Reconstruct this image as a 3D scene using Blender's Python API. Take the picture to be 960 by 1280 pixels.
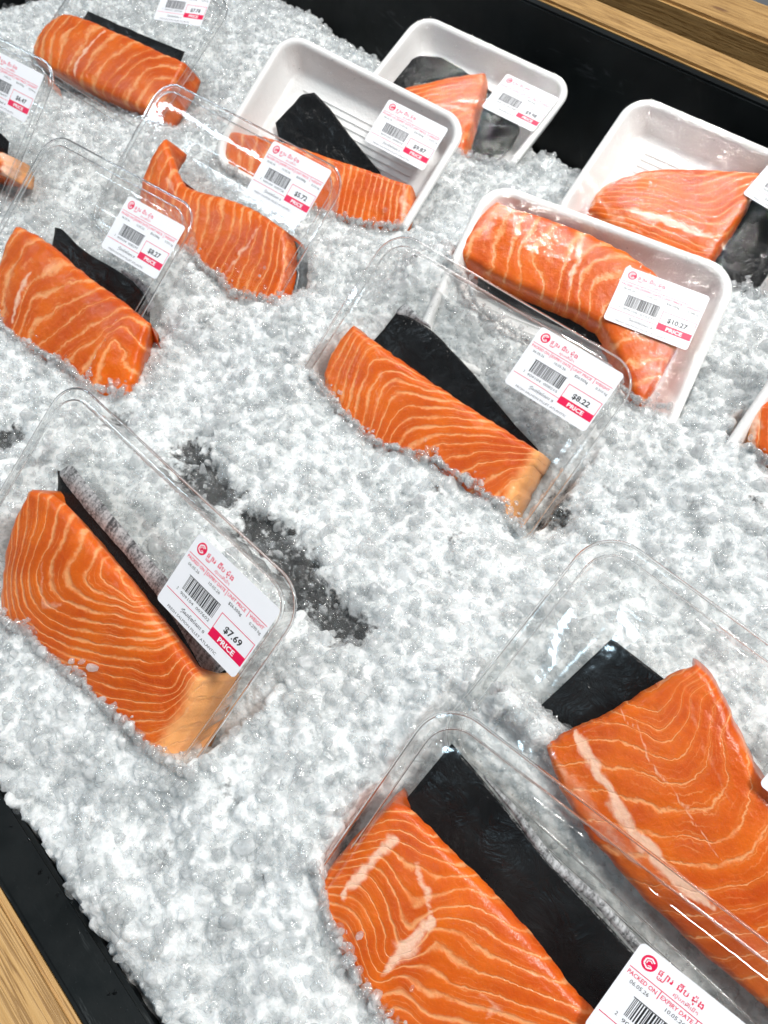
import bpy, bmesh, math, random
import numpy as np
from mathutils import Vector, Matrix, Euler, noise as mnoise

# ------------------------------------------------------------------ camera, world, lamps, exposure
for o in list(bpy.data.objects):
    bpy.data.objects.remove(o)
SC = bpy.context.scene
COL = SC.collection
MM = 0.001
rng = np.random.default_rng(7)
random.seed(7)

cam = bpy.data.cameras.new('camera')
cam.sensor_fit = 'VERTICAL'
cam.sensor_height = 36.0
cam.lens = 25.99
cam.clip_start = 0.01
cam.clip_end = 50.0
cam.dof.use_dof = True
cam.dof.focus_distance = 0.34
cam.dof.aperture_fstop = 22.0
cam_ob = bpy.data.objects.new('camera', cam)
COL.objects.link(cam_ob)
CAM_A = ((0.688623, 0.609855, -0.39227), (0.723023, -0.536378, 0.435357), (0.0551, -0.583417, -0.810301))
CAM_C = Vector((163.85, -181.84, 338.45)) * MM
cam_ob.matrix_world = Matrix([[r[0], -r[1], -r[2], c] for r, c in zip(CAM_A, CAM_C)] + [[0, 0, 0, 1]])
SC.camera = cam_ob

world = bpy.data.worlds.new('World')
SC.world = world
world.use_nodes = True
bg = world.node_tree.nodes['Background']
bg.inputs[0].default_value = (0.86, 0.93, 1.0, 1)
bg.inputs[1].default_value = WORLD_STRENGTH = 0.17

def area_lamp(name, loc, target, size, size_y, power, color):
    d = bpy.data.lights.new(name, 'AREA')
    d.shape = 'RECTANGLE'
    d.size, d.size_y, d.energy, d.color = size, size_y, power, color
    o = bpy.data.objects.new(name, d)
    COL.objects.link(o)
    o.location = loc
    v = Vector(target) - Vector(loc)
    o.rotation_euler = v.to_track_quat('-Z', 'Y').to_euler()
    return o
# track spots and two bare tubes above the counter; panels overhead are added fill
for lx in (-1.05, -0.35, 0.4):
    area_lamp('track_spot_light', (lx, 0.47, 1.85), (lx * 0.5, 0.1, 0), 0.10, 0.10, 8.0, (1.0, 0.975, 0.94))
area_lamp('fill_panel_light', (1.1, 0.35, 2.2), (0.0, 0.05, 0), 0.42, 0.42, 46, (1.0, 0.985, 0.955))
area_lamp('fill_panel_light', (-1.2, 1.3, 2.2), (-0.3, 0.15, 0), 0.4, 0.4, 9, (1.0, 0.98, 0.96))
area_lamp('tube_light', (-1.7, -0.9, 1.5), (-0.1, 0.0, 0), 1.3, 0.05, 9, (0.72, 0.88, 1.0)).rotation_euler = (math.radians(32), 0, 0)
tb = area_lamp('tube_light', (0.2, -1.35, 1.5), (0.12, -0.05, 0), 0.36, 0.045, 2.6, (0.62, 0.85, 1.0))
tb.rotation_euler = (Matrix.Rotation(math.radians(-41), 4, 'Z') @ Matrix.Rotation(math.radians(38), 4, 'X')).to_euler()

SC.render.engine = 'CYCLES'
cy = SC.cycles
cy.use_denoising = True
cy.use_adaptive_sampling = True
cy.adaptive_threshold = 0.03
cy.max_bounces = 9
cy.diffuse_bounces = 4
cy.glossy_bounces = 3
cy.transmission_bounces = 6
cy.transparent_max_bounces = 18
cy.caustics_reflective = False
cy.caustics_refractive = True
cy.sample_clamp_indirect = 6.0
SC.view_settings.view_transform = 'Standard'
SC.view_settings.look = 'None'
SC.view_settings.exposure = 0.05
SC.view_settings.gamma = 1.0
SC.view_settings.use_curve_mapping = False

# ------------------------------------------------------------------ helpers
def tag(o, label=None, cat=None, group=None, kind=None):
    if label: o['label'] = label
    if cat: o['category'] = cat
    if group: o['group'] = group
    if kind: o['kind'] = kind
    return o

def empty(name, mat4):
    o = bpy.data.objects.new(name, None)
    o.empty_display_size = 0.02
    COL.objects.link(o)
    o.matrix_world = mat4
    return o

def mesh_obj(name, verts, faces, mat, parent=None, smooth=True, scale=MM):
    me = bpy.data.meshes.new(name)
    v = np.asarray(verts, dtype=float) * scale
    me.from_pydata(v.tolist(), [], [tuple(int(i) for i in f) for f in faces])
    if smooth:
        me.polygons.foreach_set('use_smooth', np.ones(len(me.polygons), dtype=bool))
    if mat is not None:
        me.materials.append(mat)
    me.update()
    o = bpy.data.objects.new(name, me)
    COL.objects.link(o)
    if parent is not None:
        o.parent = parent
    return o

def fattr(o, name, vals):
    a = o.data.attributes.new(name, 'FLOAT', 'POINT')
    a.data.foreach_set('value', np.asarray(vals, dtype=np.float32))

def grid_faces(nu, nv):
    i = np.arange(nu - 1)[:, None] * nv + np.arange(nv - 1)[None, :]
    return np.stack([i, i + nv, i + nv + 1, i + 1], -1).reshape(-1, 4)

def resample(p, n):
    p = np.asarray(p, float)
    d = np.r_[0, np.cumsum(np.linalg.norm(np.diff(p, axis=0), axis=1))]
    t = np.linspace(0, d[-1], n)
    return np.stack([np.interp(t, d, p[:, k]) for k in range(p.shape[1])], 1)

def smooth_line(p, it=2):
    p = np.array(p, float)
    for _ in range(it):
        q = p.copy()
        q[1:-1] = 0.5 * p[1:-1] + 0.25 * (p[:-2] + p[2:])
        p = q
    return p

def vnoise(x, y, seed, octaves=3):
    """smooth value noise, numpy"""
    out = np.zeros_like(x, dtype=float)
    amp = 1.0
    tot = 0
    for k in range(octaves):
        g = np.random.default_rng(seed * 17 + k).uniform(-1, 1, (64, 64))
        xi = np.floor(x).astype(int); yi = np.floor(y).astype(int)
        fx = x - xi; fy = y - yi
        fx = fx * fx * (3 - 2 * fx); fy = fy * fy * (3 - 2 * fy)
        a = g[xi % 64, yi % 64]; b = g[(xi + 1) % 64, yi % 64]
        c = g[xi % 64, (yi + 1) % 64]; d = g[(xi + 1) % 64, (yi + 1) % 64]
        out += amp * ((a * (1 - fx) + b * fx) * (1 - fy) + (c * (1 - fx) + d * fx) * fy)
        tot += amp
        amp *= 0.5
        x = x * 2.03 + 5.1; y = y * 2.03 + 9.7
    return out / tot

def pack_rot(a):
    y, l, t = a
    Rz = np.array([[math.cos(y), -math.sin(y), 0], [math.sin(y), math.cos(y), 0], [0, 0, 1]])
    Rx = np.array([[1, 0, 0], [0, math.cos(l), -math.sin(l)], [0, math.sin(l), math.cos(l)]])
    Ry = np.array([[math.cos(t), 0, math.sin(t)], [0, 1, 0], [-math.sin(t), 0, math.cos(t)]])
    return Rz @ Rx @ Ry

def pack_matrix(e):
    R = pack_rot(e['rot'])
    return Matrix([list(R[i]) + [e['c'][i] * MM] for i in range(3)] + [[0, 0, 0, 1]])

# ------------------------------------------------------------------ materials
class NT:
    """tiny helper to wire node trees"""
    def __init__(self, name):
        self.m = bpy.data.materials.new(name)
        self.m.use_nodes = True
        self.t = self.m.node_tree
        self.t.nodes.clear()
        self.out = self.t.nodes.new('ShaderNodeOutputMaterial')
    def n(self, typ, **kw):
        nd = self.t.nodes.new(typ)
        for k, v in kw.items():
            if k == 'ins':
                for kk, vv in v.items():
                    if hasattr(vv, 'is_output') or isinstance(vv, bpy.types.NodeSocket):
                        self.t.links.new(vv, nd.inputs[kk])
                    else:
                        nd.inputs[kk].default_value = vv
            else:
                setattr(nd, k, v)
        return nd
    def math(self, op, a, b=0.0, c=None, clamp=False):
        nd = self.n('ShaderNodeMath', operation=op, use_clamp=clamp)
        for i, v in enumerate((a, b) if c is None else (a, b, c)):
            if isinstance(v, bpy.types.NodeSocket): self.t.links.new(v, nd.inputs[i])
            else: nd.inputs[i].default_value = v
        return nd.outputs[0]
    def mix(self, f, a, b):
        nd = self.n('ShaderNodeMix', data_type='RGBA')
        for i, v in ((0, f), (6, a), (7, b)):
            if isinstance(v, bpy.types.NodeSocket): self.t.links.new(v, nd.inputs[i])
            else: nd.inputs[i].default_value = v if i == 0 else (*v[:3], 1)
        return nd.outputs[2]
    def ramp(self, f, a, b, lo=0.0, hi=1.0):
        nd = self.n('ShaderNodeMapRange', interpolation_type='SMOOTHSTEP')
        self.t.links.new(f, nd.inputs[0])
        for i, v in ((1, a), (2, b), (3, lo), (4, hi)): nd.inputs[i].default_value = v
        return nd.outputs[0]
    def coord(self, which='Object'):
        return self.n('ShaderNodeTexCoord').outputs[which]
    def noise(self, vec, scale, detail=3.0, rough=0.55, dist=0.0):
        nd = self.n('ShaderNodeTexNoise', ins={'Scale': scale, 'Detail': detail, 'Roughness': rough, 'Distortion': dist})
        if vec is not None: self.t.links.new(vec, nd.inputs['Vector'])
        return nd.outputs[0]
    def scaled(self, vec, s):
        nd = self.n('ShaderNodeMapping')
        self.t.links.new(vec, nd.inputs[0])
        nd.inputs['Scale'].default_value = s
        return nd.outputs[0]
    def attr(self, name, typ='GEOMETRY'):
        return self.n('ShaderNodeAttribute', attribute_name=name, attribute_type=typ).outputs['Fac']
    def bump(self, h, strength, dist):
        return self.n('ShaderNodeBump', ins={'Height': h, 'Strength': strength, 'Distance': dist}).outputs[0]
    def done(self, sh):
        self.t.links.new(sh, self.out.inputs[0])
        return self.m

def principled(T, **ins):
    return T.n('ShaderNodeBsdfPrincipled', ins={k.replace('_', ' '): v for k, v in ins.items()}).outputs[0]

def mat_salmon():
    T = NT('salmon_flesh')
    co = T.coord()
    ph = T.attr('phase'); seam = T.attr('seam'); pale = T.attr('pale'); side = T.attr('side'); wid = T.attr('width')
    n1 = T.math('SUBTRACT', T.noise(co, 58, 3, 0.6), 0.5)
    n2 = T.math('SUBTRACT', T.noise(co, 420, 2, 0.6), 0.5)
    p = T.math('ADD', ph, T.math('MULTIPLY', n1, 0.6))
    p = T.math('ADD', p, T.math('MULTIPLY', n2, 0.24))
    d = T.math('ABSOLUTE', T.math('SUBTRACT', T.math('FRACT', T.math('ADD', p, 0.5)), 0.5))   # 0 on a line, .5 between
    # line width and strength wander
    wn = T.noise(co, 48, 2, 0.5)
    w = T.math('MULTIPLY', T.math('MAXIMUM', 0.04, T.math('MULTIPLY', T.math('SUBTRACT', wn, 0.2), 0.31)), wid)
    w = T.math('MULTIPLY', w, T.ramp(T.noise(co, 22, 2, 0.5), 0.3, 0.7, 0.5, 1.9))
    q = T.math('DIVIDE', d, w)
    line = T.math('SUBTRACT', 1.0, T.ramp(q, 0.1, 1.55))
    halo = T.math('SUBTRACT', 1.0, T.ramp(d, 0.0, 0.34))
    brk = T.ramp(T.noise(co, 130, 3, 0.6), 0.36, 0.56)
    line = T.math('MULTIPLY', line, T.math('ADD', 0.42, T.math('MULTIPLY', brk, 0.58)))
    # faint secondary lines inside each segment
    d2 = T.math('ABSOLUTE', T.math('SUBTRACT', T.math('FRACT', T.math('MULTIPLY', T.math('ADD', p, T.math('MULTIPLY', n1, 0.3)), 3.0)), 0.5))
    fine = T.math('MULTIPLY', T.math('SUBTRACT', 1.0, T.ramp(d2, 0.0, 0.13)), T.ramp(T.noise(co, 60, 2, 0.5), 0.46, 0.68))
    sn = T.ramp(T.math('MULTIPLY', seam, T.math('ADD', 0.35, T.math('MULTIPLY', T.noise(co, 260, 4, 0.65), 1.3))), 0.22, 0.85)
    pn = T.ramp(T.math('ADD', pale, T.math('MULTIPLY', n1, 0.9)), 0.35, 0.95)
    big = T.noise(co, 26, 3, 0.6)
    flesh = T.mix(T.ramp(big, 0.32, 0.68), (0.60, 0.080, 0.001), (0.80, 0.150, 0.002))
    flesh = T.mix(T.ramp(T.noise(co, 17, 4, 0.65, 0.8), 0.42, 0.72, 0.0, 0.5), flesh, (0.47, 0.045, 0.001))
    flesh = T.mix(T.math('MULTIPLY', halo, 0.45), flesh, (0.80, 0.19, 0.018))
    speck = T.ramp(T.noise(co, 900, 2, 0.7), 0.60, 0.78)
    flesh = T.mix(T.math('MULTIPLY', speck, 0.22), flesh, (0.95, 0.42, 0.16))
    flesh = T.mix(T.math('MULTIPLY', fine, 0.38), flesh, (0.95, 0.44, 0.17))
    flesh = T.mix(pn, flesh, (0.97, 0.43, 0.15))
    c = T.mix(T.math('MULTIPLY', line, T.math('SUBTRACT', 0.68, T.math('MULTIPLY', side, 0.8))), flesh, (0.94, 0.46, 0.20))
    c = T.mix(sn, c, (0.94, 0.57, 0.40))
    hgt = T.math('ADD', T.math('MULTIPLY', line, -0.5), T.math('ADD', T.math('MULTIPLY', T.noise(co, 330, 4, 0.65), 0.9), T.math('MULTIPLY', T.noise(co, 110, 2, 0.5), 1.4)))
    b = T.bump(hgt, 0.5, 0.0009)
    sh = principled(T, Base_Color=c, Roughness=0.36, Specular_IOR_Level=0.25, Subsurface_Weight=0.15,
                    Subsurface_Radius=(0.006, 0.002, 0.0008), Subsurface_Scale=0.6, Normal=b, Coat_Weight=0.28, Coat_Roughness=0.10, Coat_Normal=b)
    return T.done(sh)

def mat_plastic(name, tint=(1, 1, 1), haze=0.02, refl=1.0, rough=0.05, wrinkle=0.0, wscale=(60, 60, 60), power=4.5):
    T = NT(name)
    co = T.coord()
    h = T.noise(co, 45, 3, 0.55)
    kw = {}
    nrm = T.bump(h, 0.06, 0.004)
    if wrinkle > 0:
        wv = T.noise(T.scaled(co, wscale), 1.0, 4, 0.6, 1.5)
        ridg = T.math('SUBTRACT', 1.0, T.math('ABSOLUTE', T.math('MULTIPLY', T.math('SUBTRACT', wv, 0.5), 5.0), clamp=False), clamp=True)
        nrm = T.bump(T.math('ADD', ridg, T.math('MULTIPLY', T.noise(co, 230, 2, 0.5), 0.5)), wrinkle, 0.0016)
    tr = T.n('ShaderNodeBsdfTransparent', ins={'Color': (*tint, 1)}).outputs[0]
    gl = T.n('ShaderNodeBsdfGlossy', ins={'Color': (1, 1, 1, 1), 'Roughness': rough, 'Normal': nrm}).outputs[0]
    fc = T.n('ShaderNodeLayerWeight', ins={'Blend': 0.5, 'Normal': nrm}).outputs['Facing']
    fr = T.math('ADD', 0.032, T.math('MULTIPLY', T.math('POWER', fc, power), 0.9))
    f = T.math('MULTIPLY', fr, refl, clamp=True)
    mx = T.n('ShaderNodeMixShader', ins={0: f}); T.t.links.new(tr, mx.inputs[1]); T.t.links.new(gl, mx.inputs[2])
    df = T.n('ShaderNodeBsdfDiffuse', ins={'Color': (0.88, 0.87, 0.85, 1)}).outputs[0]
    hz = T.math('MULTIPLY', T.ramp(T.noise(co, 30, 3, 0.6), 0.35, 0.75), haze * 2)
    m2 = T.n('ShaderNodeMixShader', ins={0: hz}); T.t.links.new(mx.outputs[0], m2.inputs[1]); T.t.links.new(df, m2.inputs[2])
    return T.done(m2.outputs[0])

def mat_rim():
    T = NT('thick_clear_plastic')
    sh = principled(T, Base_Color=(0.985, 0.99, 0.99, 1), Roughness=0.06, IOR=1.4, Transmission_Weight=1.0)
    return T.done(sh)

def mat_foam():
    T = NT('white_foam')
    co = T.coord()
    vo = T.n('ShaderNodeTexVoronoi', ins={'Scale': 520.0}); T.t.links.new(co, vo.inputs['Vector'])
    b = T.bump(T.math('ADD', vo.outputs[0], T.noise(co, 90, 2, 0.5)), 0.22, 0.0007)
    c = T.mix(T.noise(co, 40, 3, 0.5), (0.83, 0.83, 0.82), (0.90, 0.90, 0.89))
    sh = principled(T, Base_Color=c, Roughness=0.42, Normal=b, Subsurface_Weight=0.15, Subsurface_Radius=(0.004, 0.004, 0.004), Subsurface_Scale=0.6)
    return T.done(sh)

def mat_pad():
    T = NT('black_pad_film')
    co = T.coord()
    wv = T.noise(co, 55, 4, 0.6, 1.2)
    b = T.bump(T.math('ADD', wv, T.math('MULTIPLY', T.noise(co, 600, 2, 0.5), 0.06)), 0.5, 0.0035)
    c = T.mix(T.ramp(T.noise(co, 34, 3, 0.6), 0.4, 0.7), (0.003, 0.0035, 0.004), (0.008, 0.009, 0.010))
    sp = T.ramp(T.noise(co, 700, 2, 0.6), 0.72, 0.8)
    c = T.mix(T.math('MULTIPLY', sp, 0.3), c, (0.2, 0.2, 0.2))
    sh = principled(T, Base_Color=c, Roughness=0.22, Normal=b, Specular_IOR_Level=0.16)
    return T.done(sh)

def mat_fold():
    T = NT('grey_fibre_backing')
    co = T.coord()
    n = T.noise(co, 700, 4, 0.75)
    st = T.noise(T.scaled(co, (420, 60, 60)), 1.0, 3, 0.6)
    m = T.math('ADD', T.math('MULTIPLY', n, 0.6), T.math('MULTIPLY', st, 0.55))
    c = T.mix(T.ramp(m, 0.42, 0.72), (0.04, 0.043, 0.047), (0.50, 0.51, 0.52))
    sh = principled(T, Base_Color=c, Roughness=0.6, Normal=T.bump(n, 0.3, 0.0006))
    return T.done(sh)

def mat_skin():
    T = NT('salmon_skin')
    co = T.coord()
    vo = T.n('ShaderNodeTexVoronoi', ins={'Scale': 420.0}); T.t.links.new(co, vo.inputs['Vector'])
    c = T.mix(vo.outputs[0], (0.03, 0.035, 0.04), (0.22, 0.23, 0.24))
    return T.done(principled(T, Base_Color=c, Roughness=0.3, Metallic=0.2))

def mat_ice_chunk(name, k_rnd, k_lo, k_hi, k_bright_edge):
    T = NT(name)
    co = T.coord()
    rnd = T.n('ShaderNodeObjectInfo').outputs['Random']
    geo = T.n('ShaderNodeNewGeometry').outputs['Position']
    h = T.math('ADD', T.noise(geo, 420, 4, 0.65), T.math('MULTIPLY', T.noise(geo, 1500, 2, 0.6), 0.4))
    b = T.bump(h, 0.3, 0.0012)
    fc = T.n('ShaderNodeLayerWeight', ins={'Blend': 0.5, 'Normal': b}).outputs['Facing']
    glass = principled(T, Base_Color=(0.985, 0.995, 1.0, 1), Roughness=0.06, IOR=1.31, Transmission_Weight=1.0, Normal=b)
    clear = T.n('ShaderNodeBsdfTransparent', ins={'Color': (0.985, 0.99, 0.99, 1)}).outputs[0]
    milk = T.n('ShaderNodeBsdfDiffuse', ins={'Color': (0.93, 0.95, 0.96, 1), 'Normal': b}).outputs[0]
    tl = T.n('ShaderNodeBsdfTranslucent', ins={'Color': (0.95, 0.97, 0.98, 1), 'Normal': b}).outputs[0]
    gl = T.n('ShaderNodeBsdfGlossy', ins={'Color': (1, 1, 1, 1), 'Roughness': 0.07, 'Normal': b}).outputs[0]
    def mixs(f, x, y):
        m = T.n('ShaderNodeMixShader', ins={0: f}); T.t.links.new(x, m.inputs[1]); T.t.links.new(y, m.inputs[2])
        return m.outputs[0]
    white = mixs(0.45, milk, tl)
    body = mixs(0.16, clear, glass)
    cloud_and_edge = T.math('ADD', T.math('MULTIPLY', T.math('POWER', rnd, 2.0), k_rnd), T.ramp(T.noise(geo, 230, 4, 0.65), 0.38, 0.68, k_lo, k_hi))
    cloud_and_edge = T.math('ADD', cloud_and_edge, T.math('MULTIPLY', T.math('POWER', fc, 3.0), k_bright_edge), clamp=True)  # whiter towards glancing edges: bright outlines of refracting ice put into the colour
    body = mixs(cloud_and_edge, body, white)
    f = T.math('ADD', 0.05, T.math('MULTIPLY', T.math('POWER', fc, 5.0), 0.7))
    return T.done(mixs(f, body, gl))

def mat_slush():
    T = NT('packed_ice')
    co = T.coord()
    vo = T.n('ShaderNodeTexVoronoi', ins={'Scale': 330.0, 'Randomness': 1.0}); T.t.links.new(co, vo.inputs['Vector'])
    h = T.math('ADD', T.math('MULTIPLY', vo.outputs[0], 0.8), T.noise(co, 700, 4, 0.65))
    b = T.bump(h, 0.6, 0.0016)
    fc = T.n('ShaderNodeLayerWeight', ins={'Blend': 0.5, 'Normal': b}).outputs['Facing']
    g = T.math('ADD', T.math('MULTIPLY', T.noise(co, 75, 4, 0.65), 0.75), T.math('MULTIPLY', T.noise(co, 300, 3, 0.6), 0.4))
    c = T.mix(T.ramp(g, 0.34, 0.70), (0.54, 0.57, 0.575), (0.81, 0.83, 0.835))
    c = T.mix(T.math('MULTIPLY', T.math('POWER', fc, 2.0), 0.5), c, (0.88, 0.90, 0.905))  # base colour whitened at glancing angles, standing in for bright icy edges
    sh = principled(T, Base_Color=c, Roughness=0.13, IOR=1.36, Normal=b, Subsurface_Weight=0.9, Subsurface_Radius=(0.0035, 0.0038, 0.004), Subsurface_Scale=1.5)
    clear = T.n('ShaderNodeBsdfTransparent', ins={'Color': (0.80, 0.83, 0.84, 1)}).outputs[0]
    gl = T.n('ShaderNodeBsdfGlossy', ins={'Color': (1, 1, 1, 1), 'Roughness': 0.10, 'Normal': b}).outputs[0]
    m = T.n('ShaderNodeMixShader', ins={0: T.math('ADD', 0.04, T.math('MULTIPLY', T.math('POWER', fc, 4.0), 0.8))}); T.t.links.new(clear, m.inputs[1]); T.t.links.new(gl, m.inputs[2])
    th = T.math('ADD', T.attr('thin'), T.math('MULTIPLY', T.math('SUBTRACT', T.noise(co, 190, 4, 0.7), 0.5), 2.0))
    m2 = T.n('ShaderNodeMixShader', ins={0: T.ramp(th, 0.35, 0.95, 0.0, 0.93)}); T.t.links.new(sh, m2.inputs[1]); T.t.links.new(m.outputs[0], m2.inputs[2])
    return T.done(m2.outputs[0])

def mat_simple(name, col, rough=0.5, bump=None, var=0.0, spec=0.5):
    T = NT(name)
    co = T.coord()
    c = T.mix(T.math('MULTIPLY', T.noise(co, 30, 4, 0.6), var * 2), col, tuple(min(1, x * 1.8 + 0.01) for x in col))
    kw = {}
    if bump: kw['Normal'] = T.bump(T.noise(co, bump[0], 4, 0.6), bump[1], bump[2])
    return T.done(principled(T, Base_Color=c, Roughness=rough, Specular_IOR_Level=spec, **kw))

def mat_black_plastic():
    T = NT('black_plastic_liner')
    co = T.coord()
    sc = T.ramp(T.noise(T.scaled(co, (14, 160, 60)), 1.0, 5, 0.7, 0.6), 0.60, 0.76)
    dust = T.ramp(T.noise(co, 1100, 2, 0.6), 0.70, 0.82)
    c = T.mix(T.ramp(T.noise(co, 9, 4, 0.6), 0.35, 0.7), (0.004, 0.0055, 0.006), (0.008, 0.011, 0.012))
    c = T.mix(T.math('MULTIPLY', T.math('MAXIMUM', sc, dust), 0.5), c, (0.09, 0.10, 0.105))
    b = T.bump(T.noise(co, 60, 4, 0.6), 0.15, 0.002)
    return T.done(principled(T, Base_Color=c, Roughness=T.ramp(T.noise(co, 40, 3, 0.6), 0.3, 0.7, 0.32, 0.55), Specular_IOR_Level=0.15, Normal=b))

def mat_wood():
    T = NT('pine_wood')
    co = T.coord()
    st = T.scaled(co, (4, 110, 110))
    g = T.noise(st, 1.0, 5, 0.6, 0.8)
    fine = T.noise(T.scaled(co, (25, 900, 900)), 1.0, 3, 0.6)
    ring = T.math('ABSOLUTE', T.math('SUBTRACT', T.math('FRACT', T.math('MULTIPLY', g, 9.0)), 0.5))
    c = T.mix(T.ramp(ring, 0.05, 0.42), (0.22, 0.11, 0.028), (0.46, 0.27, 0.095))
    c = T.mix(T.math('MULTIPLY', T.ramp(fine, 0.35, 0.7), 0.35), c, (0.56, 0.36, 0.15))
    vo = T.n('ShaderNodeTexVoronoi', ins={'Scale': 1.0}); T.t.links.new(T.scaled(co, (9, 26, 26)), vo.inputs['Vector'])
    knot = T.math('SUBTRACT', 1.0, T.ramp(vo.outputs[0], 0.04, 0.12))
    c = T.mix(T.math('MULTIPLY', knot, 0.8), c, (0.12, 0.05, 0.02))
    b = T.bump(T.math('ADD', ring, fine), 0.3, 0.0008)
    return T.done(principled(T, Base_Color=c, Roughness=0.5, Normal=b))

M_SALMON = mat_salmon()
M_LID = mat_plastic('clear_lid_plastic', (0.985, 0.99, 0.99), 0.004, 1.0, 0.05)
M_BASE = mat_plastic('clear_base_plastic', (0.985, 0.985, 0.98), 0.05, 1.0, 0.08, power=4.0)  # haze colour added to brighten the ice seen through the packs
M_FILM = mat_plastic('cling_film', (0.99, 0.99, 0.99), 0.002, 1.0, 0.04, 0.10, (55, 190, 80))
M_RIM = mat_rim()
M_FOAM = mat_foam()
def mat_drop():
    T = NT('water_drop')
    return T.done(principled(T, Base_Color=(1, 1, 1, 1), Roughness=0.02, IOR=1.33, Transmission_Weight=1.0))
M_DROP = mat_drop()
M_PAD = mat_pad()
M_FOLD = mat_fold()
M_SKIN = mat_skin()
M_CHUNK = mat_ice_chunk('cloudy_crushed_ice', 0.36, 0.05, 0.26, 0.28)
M_CLEAR = mat_ice_chunk('clear_crushed_ice', 0.05, 0.0, 0.06, 0.15)
M_SLUSH = mat_slush()
M_LINER = mat_black_plastic()
M_WOOD = mat_wood()
M_PAPER = mat_simple('label_paper', (0.83, 0.84, 0.88), 0.38, None, 0.0)
M_RED = mat_simple('label_red_ink', (0.76, 0.004, 0.075), 0.4, None, 0.0)
M_BLACK = mat_simple('label_black_ink', (0.015, 0.015, 0.018), 0.5, None, 0.0)
M_WHITE = mat_simple('label_white_ink', (0.86, 0.86, 0.88), 0.4, None, 0.0)

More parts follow.
